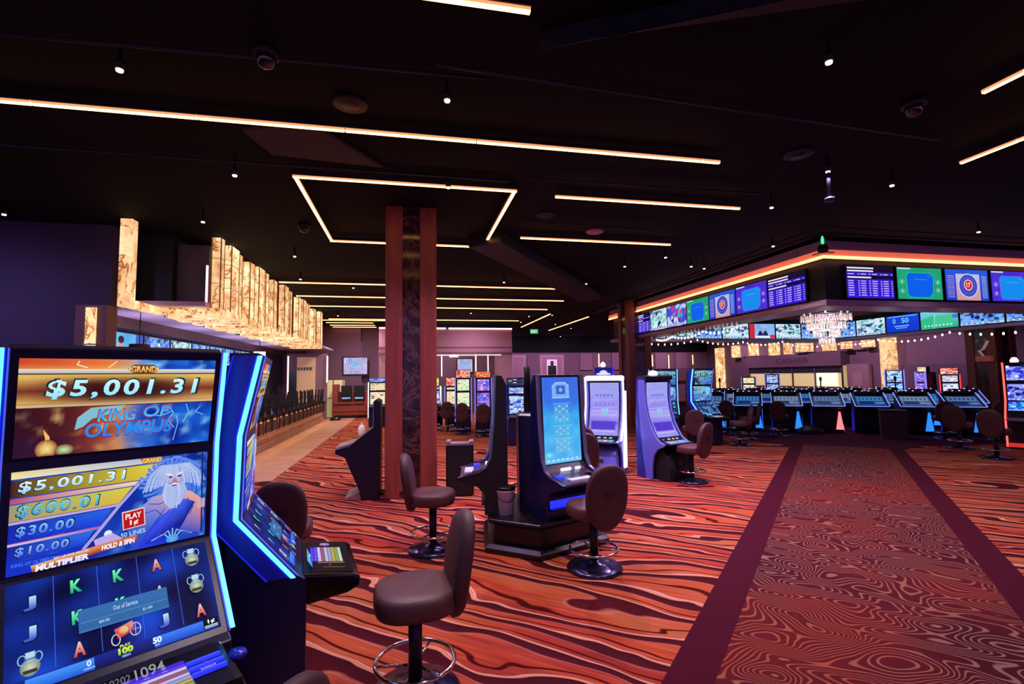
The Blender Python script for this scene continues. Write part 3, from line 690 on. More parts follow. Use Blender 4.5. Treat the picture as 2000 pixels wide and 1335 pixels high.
def onyx_rib(label, y, wy, top=4.06, xr=-3.12, wx=.14, first=False):
    t = thing('onyx_rib', label, 'backlit onyx rib', (xr, y, 0), 0, 'onyx ribs over the bar')
    MB().box(-wx, 0, -wy/2, wy/2, 2.86, top).build('upright', ONYX, t, bev=.006)
    MB().box(-1.02, 0, -wy/2, wy/2, 2.75, 2.859).build('crosspiece', ONYX, t, bev=.005)
    if first:
        MB().box(-1.02, -.88, -.78, -wy/2-.001, 2.75, 2.859).build('side_crosspiece', ONYX, t, bev=.005)
        MB().box(-1.06, -.90, -.94, -.78, 2.75, top).build('upright', ONYX, t, bev=.006)
    tr = mat('onyx_edge_separator', (150, 96, 62), .5, emit=(150, 90, 50), es=.25)  # added brown edges stand in for the shading between rib faces
    for cx in (-wx, 0):
        for cy in (-wy/2, wy/2): MB().box(cx-.008, cx+.008, cy-.008, cy+.008, 2.862, top+.004).build('corner_trim', tr, t)
    for zz in (2.86+.42, 2.86+.84): MB().box(-wx-.003, .003, -wy/2-.003, wy/2+.003, zz, zz+.008).build('joint_band', mat('joint_band', (150, 100, 66), .5), t)
    return t
onyx_rib('nearest onyx rib wrapping the canopy end with a tall front upright', 9.0, .16, first=True)
RY = [9.62, 10.12, 10.6, 11.32, 11.84, 12.42, 13.4, 14.2, 14.95, 15.75, 16.5, 17.35, 18.5]
for k, y in enumerate(RY): onyx_rib('%s onyx rib of the row behind the nearest one' % (ORD+['eleventh', 'twelfth', 'last'])[k], y, (.40, .22, .28)[k % 3], 4.06-.05*(k % 3 == 2), -3.12-.05*(k % 3 == 1)-.02*(k % 2))
# pier with an onyx inlay under the plain wall
pr_ = thing('bar_pier', 'brown pier with glowing onyx inlay at the near end of bar', 'pier', (-4.63, 8.45, 0))
MB().box(-.22, .19, -.12, .14, 0, 2.80).build('pier_body', mat('brown_pier', (116, 84, 86), .7), pr_)
MB().box(-.07, .06, -.155, -.12, .9, 2.76).build('onyx_inlay', ONYX, pr_)
MB().box(-.09, .08, -.16, -.12, 2.2, 2.22).build('joint_band', SILVER, pr_)
for k, (n, f) in enumerate([('suited presenter', tv_person), ('blue crowd', tv_play(31, BLU)), ('green jersey match', tv_play(33, GRN)), ('pale stand', tv_play(35, BLU)), ('white rink', tv_play(37, BLU)), ('blue interview', tv_play(39, BLU)), ('white list', tv_play(41, GRN)), ('blue match', tv_play(43, BLU))]):
    television('%s television behind the bar showing a %s' % (ORD[k], n), (-5.452, 10.95+1.15*k, 2.0), face(90), 1.07, .6, f, group='televisions behind the bar')
t = thing('pendant_lamp', 'dark drum shaped shade hanging before the bar televisions', 'pendant', (-4.75, 9.9, 0))
MB().lathe([(.15, 2.32), (.15, 2.16), (.13, 2.15), (.13, 2.31)], n=20).build('shade', mat('drum_shade', (70, 44, 50), .6), t); MB().cyl((0, 0, 0), .008, 2.32, 2.88, n=6).build('rod', BLACK, t)
t = thing('lit_sign', 'small glowing white sign box at the end of bar televisions', 'sign', (-4.6, 16.5, 0)); MB().box(-.16, .16, -.05, .05, 2.33, 2.53).build('box', mat('white_sign', (255, 250, 240), emit=(255, 250, 235), es=1.6), t); MB().box(-.01, .01, -.01, .01, 2.53, 2.88).build('stem', BLACK, t)
# far end of the bar
struct(MB().box(-4.9, -3.35, 21.2, 21.4, 0, 2.7).build('wall_bar_end', mat('end_wall', (132, 100, 118), .7)))
t = thing('beige_opening', 'lit beige doorway panel with a dark row of letters at bar end', 'panel', (-4.2, 21.15, 0))
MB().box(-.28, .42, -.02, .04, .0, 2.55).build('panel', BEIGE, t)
a = Art(.6, .16); a.rect(0, 0, .6, .16, (150, 120, 96)); a.up(); [a.urect(.04+.19*k, .15, .17+.19*k, .85, (70, 44, 44)) for k in range(5)]; a.build('lettering', t, (.02, -.025, 2.0), (0, 0, 1))
tag(MB().box(-.14, .14, -.03, .03, 0, 1.9).build('dark_door', BLACK, None, (-4.62, 21.1, 0)), 'narrow dark opening left of the beige doorway', 'door')
t = thing('glass_cabinet', 'pale yellow glazed cabinet past the end of the bar', 'cabinet', (-3.25, 22.6, 0))
MB().box(-.42, .42, -.2, .2, 0, 1.6).build('body', mat('pale_yellow_lit_panel', (216, 208, 150), .5, emit=(210, 200, 140), es=.35), t)  # slight emission paints the yellow light on the panel
for x in (-.4, 0, .4): MB().box(x-.02, x+.02, -.23, -.2, 0, 1.6).build('mullion', SILVER, t)
MB().box(-.42, .42, -.23, -.2, .8, .83).build('shelf_rail', SILVER, t)
def wall_light(label, x, y, z0, z1, rot=0.0, m=PINKW, group='vertical tube lights on the walls', wd=.05):
    t = thing('tube_light', label, 'wall light', (x, y, 0), rot, group)
    MB().box(-wd/2-.015, wd/2+.015, .0, .03, z0-.02, z1+.02).build('back_plate', GREYP, t); MB().box(-wd/2, wd/2, -.03, 0, z0, z1).build('tube', m, t)
wall_light('vertical tube light on the bar bulkhead beside the first grey box', -3.40, 9.14, 2.97, 3.62, 0, wd=.025)
wall_light('vertical tube light on the wall above the upturned chairs', -4.82, 21.17, .9, 2.6)
wall_light('vertical tube light at the far end of the onyx row', -3.32, 21.17, 1.5, 2.6)
wall_light('vertical tube light right of the lounge television', -1.35, 23.57, 1.4, 2.5)
for x, l in ((.9, 'far left'), (1.5, 'second'), (3.15, 'third'), (3.75, 'far right')): wall_light('%s vertical tube light on the alcove wall behind the pavilion' % l, x, 23.57, 1.7, 2.75)
# lounge television and pavilion
television('wall television on the mauve wall left of the column', (-2.42, 23.152, 1.86), face(180), 1.02, .74, tv_tote, frame=.06)
t = thing('reception_bench', 'low red brown wooden booth with two glowing terminals', 'booth', (-2.45, 21.9, 0))
MB().box(-.72, -.5, -.35, .3, .12, 1.42).box(-.72, .72, .1, .3, .12, 1.1).box(-.72, .72, -.4, .1, .12, .5).build('booth_body', WOODRED, t, bev=.01)
MB().box(-.72, .74, -.45, -.38, .3, .36).box(-.72, .74, -.45, -.38, .62, .68).build('rail', WOODRED, t)
MB().box(-.7, .7, -.3, .2, 0, .12).build('plinth', BLACK, t)
for x in (-.18, .34):
    MB().box(x-.21, x+.21, -.2, .05, .72, 1.36).build('terminal_body', BLACK, t)
    a = Art(.34, .5); tv_play(int(50+x*10), BLU)(a); a.build('terminal_screen', t, (x, -.206, .8), (0, .1, 1))
PV = 20.8
pv = thing('pavilion_front', 'pale mauve pavilion facade with lit top edge behind column', 'pavilion', (0, PV, 0))
MB().box(-1.25, 4.38, 0, .3, 2.72, 3.72).build('fascia', PALE, pv)
MB().box(-1.28, 4.42, -.05, .3, 2.63, 2.72).box(-1.28, 4.42, -.03, .3, 2.9, 2.95).build('moulding', mat('mauve_moulding', (120, 82, 104), .6), pv)
for x0, x1 in ((-1.25, -.85), (3.95, 4.38)): MB().box(x0, x1, 0, .3, 0, 2.63).build('pilaster', PALE, pv)
MB().box(4.08, 4.38, .3, 2.8, 0, 3.72).build('side_wall', PALE, pv)
for x0, x1 in ((-1.25, 1.5), (1.62, 4.38)): MB().box(x0, x1, -.05, -.01, 3.70, 3.76).build('light_strip', PINKW, pv)
MB().box(-.8, 3.9, .05, .12, 2.58, 2.61).build('inner_light_strip', PINKW, pv)
chandelier('small cream chandelier hanging inside the pale pavilion', 1.95, 22.0, 2.45, .38, .5, 45, 3)
television('television on the alcove wall under the small chandelier', (2.62, 23.552, 1.9), face(180), .72, .62, tv_tote, frame=.05)
# right of the pavilion: framed pictures on the far wall
for x, w_, l in ((6.7, 1.0, 'pale framed picture on the far wall, plain'), (8.9, 1.6, 'framed picture with a dark figure on the far wall')):
    t = thing('framed_picture', l, 'picture', (x, 29.94, 0)); MB().box(-w_/2, w_/2, 0, .06, 1.5, 3.0).build('frame', PALE, t); MB().box(-w_/2+.16, w_/2-.16, -.01, .0, 1.62, 2.86).build('print', mat('picture_mauve', (150, 110, 136), .7), t)
    if w_ > 1.2: MB().box(-.34, .34, -.02, -.01, 1.62, 2.7).build('print_light', WHITEP, t); MB().box(-.28, .28, -.03, -.02, 1.62, 2.3).box(-.1, .1, -.03, -.02, 2.3, 2.6).build('print_figure', BLACK, t)
for x, z0, z1 in ((12.1, 2.2, 3.05), (15.9, 2.2, 2.95), (17.1, 1.95, 2.95), (18.9, 2.3, 2.95)): wall_light('vertical tube light on the far wall, %s' % {12.1: 'just left of the second column', 15.9: 'just right of the second column', 17.1: 'second right of the second column', 18.9: 'nearest the tall onyx post'}[x], x, 29.97, z0, z1, wd=.06, m=WARMB)
MAUVE2 = mat('mauve_panel', (128, 92, 112), .7)
for k, x in enumerate((11.2, 13.4, 16.5, 18.0)):
    tag(MB().box(-.42, .42, 0, .1, 2.0, 3.1).build('wall_panel', MAUVE2, None, (x, 29.88, 0)), '%s mauve panel on the far wall between tube lights' % ('leftmost', 'second', 'third', 'rightmost')[k], 'wall panel', 'mauve wall panels')
t = thing('bulkhead_band', 'dusky band with faint letters below the far wall panels', 'wall band', (17, 29.75, 0)); MB().box(-2.0, 2.0, 0, .1, 1.2, 2.05).build('band', mat('dusk_band', (92, 64, 86), .7), t)
def post(label, x, y, z0, z1, s=.36):
    t = thing('onyx_post', label, 'backlit onyx post', (x, y, 0), 0, 'onyx posts on the cashier side'); MB().box(-s/2, s/2, -s/2, s/2, z0, z1).build('onyx', ONYX, t)
    MB().box(-s/2-.02, s/2+.02, -s/2-.02, s/2+.02, z0-.06, z0).build('foot_cap', GREYP, t)
post('tall glowing onyx post left of the cashier wall', 19.755, 28.2, .06, 3.3, .42)
post('tall glowing onyx post right of the cashier wall', 19.755, 16.8, .06, 3.3, .42)
for k, (y, s, z0) in enumerate(((26.6, .4, 2.62), (25.0, .42, 2.66), (23.4, .4, 2.6), (22.35, .36, 2.62), (21.1, .62, 2.68), (19.75, .42, 2.66), (18.75, .4, 2.7), (17.75, .36, 2.72))):
    post('%s short onyx block above the cashier wall, from left' % ORD[k], 19.995-s/2, y, z0, 3.35, s)
for k, (y, hw) in enumerate(((25.8, .42), (24.2, .42), (21.78, .3), (20.38, .33), (18.25, .26))):
    tag(MB().box(-.1, .1, -hw, hw, 2.64, 3.3).build('wall_panel', mat('cashier_panel', (150, 112, 128), .7), None, (19.9, y, 0)), '%s mauve panel between the onyx blocks over the cashier' % ORD[k], 'wall panel', 'panels over the cashier')
cs = thing('cashier_cage', 'cashier counter with long yellow lit window and CASHIER lettering', 'cashier counter', (19.6, 21.3, 0))
MB().box(0, .4, -2.3, 4.0, 0, .95).build('counter', mat('cage_counter', (110, 74, 84), .6), cs)
MB().box(-.1, .4, -2.4, 4.1, 1.95, 2.6).build('header', mat('cage_header', (104, 72, 92), .7), cs)
MB().box(.1, .38, -2.3, 4.0, .95, 1.95).build('back_office', mat('lit_office', (214, 196, 140), .7, emit=(206, 186, 126), es=.62), cs)
MB().box(.05, .1, -2.3, 4.0, 1.62, 1.95).build('smoked_valance', mat('smoked_glass', (40, 44, 60), .1), cs)
MB().box(.06, .1, -2.0, -.8, .98, 1.6).build('bright_panel', mat('bright_office_panel', (240, 246, 214), emit=(232, 240, 200), es=.9), cs)
for y in (-2.3, -.75, .7, 2.2, 4.0): MB().box(.02, .08, y-.03, y+.03, .95, 1.95).build('post', GREYP, cs)
a = Art(2.2, .28, .004); a.text('CASHIER', 0, 0, 1, 1, (64, 34, 50), bold=.012); a.build('lettering', cs, (-.105, .55, 2.12), (0, 0, 1), right=(0, -1, 0))
t = thing('panelled_door', 'pale panelled kiosk door right of the cashier window', 'door', (19.8, 18.3, 0)); MB().box(0, .15, -.5, .6, 0, 2.0).build('door_leaf', mat('pale_door', (150, 112, 124), .6), t); MB().box(-.02, 0, -.2, .3, 1.0, 1.6).build('door_panel', mat('pale_door_panel', (170, 132, 140), .6), t)
struct(MB().box(19.9, 20, 11, 16.4, 0, 1.9).build('trim_right_wall', mat('right_dado', (92, 66, 88), .7)))
t = thing('figure_display', 'small dark figure display on the far right column', 'display', (16.62, 11.2, 0))
MB().box(-.06, .06, -.2, .2, 1.9, 2.06).build('sign_plate', mat('rust_plate', (170, 90, 76), .5, emit=(150, 70, 60), es=.3), t)
MB().tube([(0, -.12, 2.5), (0, 0, 2.28), (0, .12, 2.2), (0, .02, 2.06)], .035).build('lamp_arm', mat('pale_lamp_arm', (200, 150, 160), .4, emit=(190, 140, 150), es=.4), t)
# ---------------------------------------------------------------- pictures for the tall blue machine with three screens
GOLD = [(0, (90, 40, 24)), (.25, (200, 140, 60)), (.5, (110, 50, 30)), (.8, (216, 170, 84)), (1, (250, 220, 140))]
def storm(u, v, s=0.0):
    n = nz(u*7+s, v*5, 1.3); m = nz(u*16, v*12+s, 4.2)
    return mixc(mixc((8, 20, 130), (30, 120, 235), n), (150, 225, 255), max(0, m*2.6-1.4))
def art_top():
    a = Art(.60, .336)
    def bg(u, v):
        f = ramp([(.0, (50, 18, 34)), (.18, (74, 24, 32)), (.36, (150, 60, 44)), (.5, (205, 140, 96)), (.58, (96, 120, 200))], u+.16*(nz(u*6, v*6)-.5))
        if v < .14: f = ramp([(0, (206, 70, 40)), (.4, (232, 120, 60)), (.6, (170, 180, 200)), (.68, (60, 130, 230))], u+.1*(nz(u*9, v*20)-.5)); f = mixc(f, (250, 224, 130), max(0, (v-.05)*7) if u < .6 else 0)
        elif u < .55:
            e = nz(u*14, v*11, 2.2); f = mixc(f, (255, 214, 130), max(0, e*2.8-1.7)); f = mixc(f, (40, 20, 60), .6*(1-u*2)*(v > .8))
        t = max(0, min(1, (u-.5-.16*(nz(u*5, v*5, 7)-.5))*7)); return mixc(f, storm(u, v), t)
    a.grid(0, 0, 1, 1, 56, 34, bg); a.up()
    a.grid(0, .16, 1, .50, 30, 10, lambda u, v: mixc(mixc((226, 184, 96), (120, 52, 34), max(0, 1-abs(v-.33)*7.5)), (58, 20, 24), max(0, min(1, 1.5-abs(u-.48)*3.4))*max(0, min(1, 1.5-abs(v-.33)*9))))
    a.urect(0, .105, 1, .15, (176, 176, 196), (236, 226, 190)); a.urect(0, .15, 1, .162, (52, 30, 34)); a.urect(0, .455, 1, .495, (220, 190, 170), (170, 110, 100)); a.urect(0, .495, 1, .505, (60, 40, 40))
    a.uell(.14, .93, .05, .1, (255, 240, 150), (150, 60, 30)); a.uell(.22, .95, .045, .06, (190, 240, 170), (120, 50, 40))
    a.upoly([(.12, .72), (.15, .8), (.16, .98), (.12, .97), (.135, .85)], (240, 190, 110)); a.line([(.26, .02), (.25, .06), (.3, .09)], .003, (255, 250, 220)); a.line([(.44, .02), (.4, .09)], .003, (255, 240, 190))
    for p in ([(.74, .54), (.77, .62), (.74, .7), (.78, .8)], [(.84, .52), (.86, .62), (.83, .74)], [(.93, .55), (.9, .62), (.95, .66)], [(.6, .62), (.7, .65), (.76, .6)], [(.78, .95), (.8, .75), (.79, .66)]): a.line(p, .0025, (140, 210, 255))
    a.upoly([(.27, .62), (.33, .52), (.5, .5), (.48, .56), (.34, .64), (.3, .72), (.26, .75)], (130, 190, 210)); a.up()
    a.upoly([(.495, .1), (.53, .055), (.635, .055), (.67, .1), (.635, .155), (.53, .155)], (120, 60, 20)); a.up()
    a.text('GRAND', .515, .07, .65, .14, (255, 236, 150), (230, 150, 60), bold=.03); a.upoly([(.5, .1), (.512, .075), (.512, .125)], (255, 220, 120)); a.upoly([(.665, .1), (.652, .075), (.652, .125)], (255, 220, 120))
    a.text('$5,001.31', .118, .215, .905, .425, (30, 40, 60), bold=.035, shear=.12, grow=.005, space=1.25); a.up()
    a.text('$5,001.31', .12, .215, .9, .42, (206, 250, 250), (150, 226, 250), bold=.03, shear=.12, space=1.25); a.up()
    for g, c1, c2 in ((.0035, (196, 50, 60), (150, 30, 70)), (0, (36, 150, 245), (70, 200, 255))):
        a.text('KING', .365, .545, .56, .675, c1, c2, bold=.015 if not g else .03, shear=.14, grow=g); a.text('OF', .60, .525, .745, .65, c1, c2, bold=.015 if not g else .03, shear=.14, grow=g)
        a.text('OLYMPUS', .31, .69, .765, .84, c1, mixc(c2, (20, 60, 220), .5), bold=.015 if not g else .03, shear=.1, grow=g); a.up()
    return a
def art_mid():
    a = Art(.60, .336)
    a.grid(0, 0, 1, 1, 44, 26, lambda u, v: mixc(storm(u, v, 3), (16, 30, 150), .45 if u < .6 else .1)); a.up()
    a.upoly([(0, 0), (.72, 0), (.7, .06), (0, .07)], (236, 220, 150), [(240, 210, 120), (150, 180, 230), (220, 200, 160), (240, 230, 190)])
    a.upoly([(0, .085), (.70, .075), (.62, .235), (0, .25)], (210, 180, 50), [(70, 30, 30), (226, 210, 70), (220, 190, 50), (60, 26, 34)]); a.upoly([(0, .26), (.6, .245), (.58, .29), (0, .31)], (226, 170, 190), [(190, 60, 120), (240, 220, 190), (240, 200, 160), (180, 80, 140)])
    a.upoly([(0, .32), (.57, .3), (.5, .46), (0, .48)], (206, 196, 80), [(150, 160, 120), (214, 206, 70), (220, 180, 60), (170, 150, 110)]); a.upoly([(0, .485), (.5, .465), (.49, .49), (0, .51)], (190, 170, 220))
    a.upoly([(0, .52), (.46, .5), (.42, .66), (0, .68)], (30, 50, 200), [(20, 40, 170), (40, 100, 230), (30, 60, 220), (24, 40, 190)]); a.upoly([(0, .69), (.42, .67), (.4, .70), (0, .715)], (170, 190, 250), [(230, 120, 160), (200, 60, 110), (90, 120, 240), (210, 220, 255)])
    a.upoly([(0, .72), (.38, .7), (.34, .84), (0, .86)], (34, 44, 190), [(26, 36, 160), (50, 110, 230), (30, 60, 210), (24, 40, 180)]); a.upoly([(0, .87), (.36, .85), (.1, 1), (0, 1)], (20, 50, 200)); a.up()
    for p in ([(.72, .05), (.6, .27), (.5, .48), (.4, .72), (.33, .88)],): a.line(p, .006, (180, 170, 240)); a.line([(u+.012, v) for u, v in p], .002, (250, 230, 255))
    for t, u1, v0, v1, c, c2 in (('$5,001.31', .53, .10, .22, (235, 250, 255), (150, 210, 245)), ('$600.01', .40, .33, .455, (120, 220, 235), (60, 150, 200)), ('$30.00', .285, .535, .645, (150, 200, 255), (70, 110, 230)), ('$10.00', .265, .735, .83, (150, 190, 255), (80, 110, 230))):
        a.text(t, .03, v0, u1, v1, (16, 20, 50), bold=.028, shear=.1, grow=.003, space=1.2); a.up(); a.text(t, .03, v0, u1, v1, c, c2, bold=.025, shear=.1, space=1.2)
    a.upoly([(.6, .0), (.64, -.0), (.72, .0), (.73, .05), (.62, .06)], (190, 110, 40)); a.up(); a.text('GRAND', .615, .005, .72, .05, (255, 226, 130), bold=.02)
    # a bearded man in a blue robe
    sk, hr = (206, 168, 190), (190, 206, 240)
    for k in range(30):
        b_ = 2*pi*k/30; n = nz(k*1.3, 5); a.line([(.79+.06*cos(b_), .25+.12*sin(b_)), (.79+(.13+.05*n)*cos(b_+.3), .26+(.2+.1*n)*sin(b_+.3)*.9), (.79+(.15+.07*n)*cos(b_+.55), .3+(.2+.12*n)*sin(b_+.55))], .010, mixc((50, 90, 215), (130, 170, 245), n))
    a.up()
    a.upoly([(.55, .78), (.60, .56), (.68, .45), (.78, .42), (.90, .44), (.97, .55), (.99, .75), (.96, 1), (.58, 1)], sk, [(60, 90, 205), (120, 135, 220), (176, 160, 210), sk, (214, 170, 180), (232, 160, 140), (120, 100, 200), (30, 60, 190), (40, 70, 200)]); a.up()
    a.upoly([(.60, .98), (.70, .72), (.86, .52), (.93, .58), (.87, .78), (.80, 1)], (26, 36, 200), [(40, 60, 225), (40, 70, 235), (70, 100, 245), (20, 26, 150), (16, 20, 130), (30, 50, 210)])
    for p in ([(.62, .62), (.70, .60), (.74, .68)], [(.66, .52), (.72, .54), (.78, .5)], [(.88, .52), (.92, .62), (.9, .72)], [(.75, .6), (.70, .74), (.64, .9)], [(.82, .6), (.76, .76), (.70, .96)]): a.line(p, .003, (70, 60, 150))
    a.up()
    for k in range(11): a.line([(.80, 1.0), (.80+.012*(k-5), .9-.012*(5-abs(k-5))), (.80+.03*(k-5), .86+.02*abs(k-5))], .004, (160, 200, 245) if k % 2 else (20, 50, 150))
    a.uell(.80, .96, .035, .05, (60, 170, 250)); a.up()
    a.upoly([(.735, .2), (.76, .13), (.81, .11), (.85, .15), (.86, .25), (.84, .36), (.80, .42), (.76, .38), (.74, .3)], sk, [(160, 120, 170), (190, 170, 215), (215, 190, 220), (226, 180, 190), (236, 160, 150), (190, 130, 150), (140, 110, 170), (130, 110, 180), (140, 120, 190)]); a.up()
    for k in range(40):
        s_ = -1+2*k/39; n = nz(k*1.9, 3); c = mixc((110, 140, 220), (240, 244, 255), n)
        a.line([(.80+.055*s_, .16-.05*(1-s_*s_)), (.80+.085*s_, .09+.03*n), (.80+(.13+.03*n)*s_, .16+.10*n), (.80+(.15+.05*n)*s_, .30+.18*n*abs(s_))], .0035, c)
        a.line([(.80+.052*s_, .31+.05*(1-abs(s_))), (.80+.07*s_+.01*n, .44), (.795+.05*s_+.02*(n-.5), .56+.1*n-.1*s_*s_)], .0045, mixc((100, 130, 215), (244, 246, 255), nz(k*2.7, 9)))
    a.up(); a.upoly([(.75, .215), (.79, .235), (.79, .222), (.755, .2)], (236, 238, 250)); a.upoly([(.81, .235), (.85, .21), (.845, .197), (.81, .222)], (236, 238, 250)); a.uell(.775, .248, .012, .009, (30, 40, 110)); a.uell(.828, .246, .012, .009, (30, 40, 110))
    a.upoly([(.797, .24), (.806, .24), (.816, .305), (.79, .305)], (170, 120, 150), [(220, 180, 200), (230, 180, 180), (170, 110, 130), (120, 90, 150)]); a.upoly([(.76, .345), (.80, .32), (.84, .345), (.80, .335)], (240, 242, 252)); a.line([(.785, .352), (.815, .352)], .003, (120, 50, 80))
    a.line([(.965, .0), (.975, .95)], .006, (30, 40, 90)); a.urect(.945, .55, .99, .66, sk); a.up()
    a.upoly([(.515, .56), (.635, .54), (.645, .74), (.525, .76)], (240, 200, 200)); a.up(); a.upoly([(.522, .575), (.63, .555), (.638, .73), (.53, .75)], (186, 24, 30)); a.up()
    a.text('PLAY', .535, .585, .62, .645, (255, 240, 235), bold=.03, rot=.05); a.text('1¢', .56, .66, .605, .725, (255, 240, 235), bold=.03, rot=.05); a.text('50 LINES', .515, .78, .645, .83, (160, 220, 255), bold=.02, rot=.06)
    a.upoly([(.38, .8), (.47, .76), (.52, .83), (.5, .92), (.4, .93)], (190, 170, 230)); a.uell(.45, .76, .02, .035, (236, 236, 250)); a.up()
    a.upoly([(.1, .93), (.38, .865), (.6, .83), (.6, .9), (.38, .95), (.11, 1)], (176, 50, 40), [(230, 180, 120), (190, 40, 60), (220, 120, 60), (160, 30, 40), (150, 24, 50), (120, 20, 40)]); a.up()
    a.text('MULTIPLIER', .12, .93, .36, .99, (240, 240, 255), bold=.05, shear=.1, rot=.04); a.text('HOLD & SPIN', .42, .865, .59, .92, (240, 240, 255), bold=.05, shear=.1, rot=.05); a.text('KING OF OLYMPUS', .02, .88, .2, .915, (70, 120, 240)); a.text('BET UP FOR HIGHER', .2, .885, .36, .91, (250, 220, 220), rot=.04)
    return a
def art_low():
    a = Art(.60, .343)
    a.grid(0, 0, 1, 1, 40, 24, lambda u, v: mixc((4, 6, 58), (22, 74, 215), max(0, min(1, 1.9*nz(u*4, v*3, 5)-.62+.3*max(0, u-.6))))); a.up()
    for u in (.2, .4, .6, .8): a.urect(u-.002, .0, u+.002, .86, (50, 90, 220))
    a.urect(0, .875, 1, 1, (10, 16, 70), (24, 40, 150)); a.up(); a.urect(.08, .885, .36, .99, (30, 90, 220), (70, 150, 250)); a.urect(.64, .885, .98, .99, (24, 70, 200), (60, 130, 250)); a.up()
    def let(t, u, v, c1, c2, s=.78):
        a.text(t, u-.035*s, v-.09*s, u+.035*s, v+.09*s, (10, 20, 60), bold=.05, grow=.003); a.up(); a.text(t, u-.034*s, v-.085*s, u+.034*s, v+.085*s, c1, c2, bold=.04)
    def urn(u, v):
        c, d = (214, 220, 190), (110, 130, 120)
        a.uring(u-.032, v-.045, .018, .045, .003, (150, 190, 220)); a.uring(u+.032, v-.045, .018, .045, .003, (150, 190, 220)); a.uell(u, v+.03, .04, .075, c, d); a.up()
        a.upoly([(u-.02, v-.1), (u+.02, v-.1), (u+.012, v-.02), (u-.012, v-.02)], (190, 215, 230)); a.urect(u-.028, v+.05, u+.028, v+.08, (60, 60, 50)); a.urect(u-.022, v-.05, u+.022, v-.03, (70, 110, 180))
    K1, K2, A1, A2, J1, J2 = (120, 255, 190), (20, 170, 110), (236, 200, 200), (214, 60, 40), (190, 225, 255), (50, 80, 200)
    let('J', .1, .22, J1, J2); let('J', .1, .5, J1, J2); urn(.1, .76); let('K', .3, .16, K1, K2); let('K', .3, .47, K1, K2); let('A', .3, .77, A1, A2); let('K', .5, .16, K1, K2); let('K', .5, .46, K1, K2)
    let('A', .7, .15, A1, A2); let('A', .7, .45, A1, A2); let('J', .7, .76, J1, J2); urn(.9, .16); urn(.9, .47); let('A', .9, .77, A1, A2)
    a.upoly([(.455, .7), (.545, .66), (.55, .76), (.47, .8)], (206, 50, 50), [(230, 90, 80), (240, 150, 130), (150, 20, 30), (190, 40, 40)]); a.uell(.5, .73, .022, .04, (226, 200, 130)); a.uring(.46, .8, .022, .055, .003, (200, 225, 255)); a.uring(.555, .75, .028, .065, .003, (210, 190, 230)); a.line([(.53, .75), (.58, .75)], .002, (200, 190, 230)); a.line([(.555, .69), (.555, .81)], .002, (200, 190, 230)); a.up()
    a.urect(.3, .42, .735, .64, (50, 100, 160), (54, 108, 178)); a.urect(.3, .62, .735, .64, (80, 150, 190)); a.up(); a.urect(.31, .545, .725, .55, (90, 160, 200)); a.text('Out of Service', .46, .465, .58, .51, (190, 220, 240), bold=.01); a.text('$0.00', .39, .57, .44, .6, (180, 210, 240)); a.text('$1.00', .6, .57, .65, .6, (180, 210, 240))
    a.text('0', .325, .9, .345, .955, (235, 245, 255), bold=.03); a.text('CREDITS', .31, .965, .36, .98, (200, 220, 255)); a.text('50', .63, .895, .675, .955, (235, 250, 255), bold=.04); a.text('BET', .64, .965, .665, .98, (200, 220, 255)); a.text('PLAY', .475, .86, .525, .885, (230, 250, 90), bold=.03); a.text('100', .465, .89, .535, .95, (230, 250, 70), (160, 210, 40), bold=.06); a.text('CREDITS', .48, .96, .52, .98, (200, 220, 255))
    a.urect(.9, .88, .985, .985, (4, 4, 20)); a.up(); a.text('1¢', .925, .895, .965, .945, (240, 250, 255), bold=.03); a.urect(.905, .955, .98, .965, (220, 230, 255)); a.urect(.905, .972, .98, .98, (220, 230, 255))
    return a
def art_deck():
    a = Art(.52, .24); a.rect(0, 0, .52, .24, (5, 5, 9)); a.up()
    a.urect(.30, .16, .80, .86, (30, 20, 60)); a.up()
    for k, c in enumerate(((70, 40, 230), (90, 60, 240), (200, 190, 240), (160, 90, 110), (190, 180, 230), (150, 160, 210), (190, 170, 60), (140, 160, 90), (190, 214, 180))): a.urect(.31, .17+.075*k, .79, .235+.075*k, c)
    a.uell(.9, .5, .045, .11, (190, 150, 220), (120, 100, 170)); a.up(); a.uring(.9, .5, .045, .11, .003, (220, 200, 250))
    for u in range(4):
        for v in range(2): a.urect(.36+.1*u, .185+.07*v, .39+.1*u, .215+.07*v, (140, 120, 255))
    a.line([(.27, .3), (.27, .86)], .004, (250, 210, 190)); a.line([(.14, .4), (.13, .85)], .003, (200, 150, 110)); a.uell(.2, .55, .02, .04, (150, 120, 120), (30, 20, 24)); a.uell(.27, .16, .012, .03, (250, 230, 240))
    return a
def sh(p, d): return [(y-d, z) for y, z in p]
SLINE = [(-.085, 1.765), (-.008, 1.39), (0, 1.008), (-.245, .712)]      # (y, z) of the side lights; front is -y
def edge_poly(line, th): return off_poly(line, th)
def off_poly(line, th): return [p for p in line] + [(p[0]+th, p[1]) for p in line[::-1]]
triple_mesh = {}; tinted = {}
VIOL = mat('violet_edge_line', (120, 100, 255), emit=(96, 84, 250), es=.8); DEEPL = mat('deep_blue_edge_line', (40, 50, 240), emit=(30, 40, 235), es=.7)
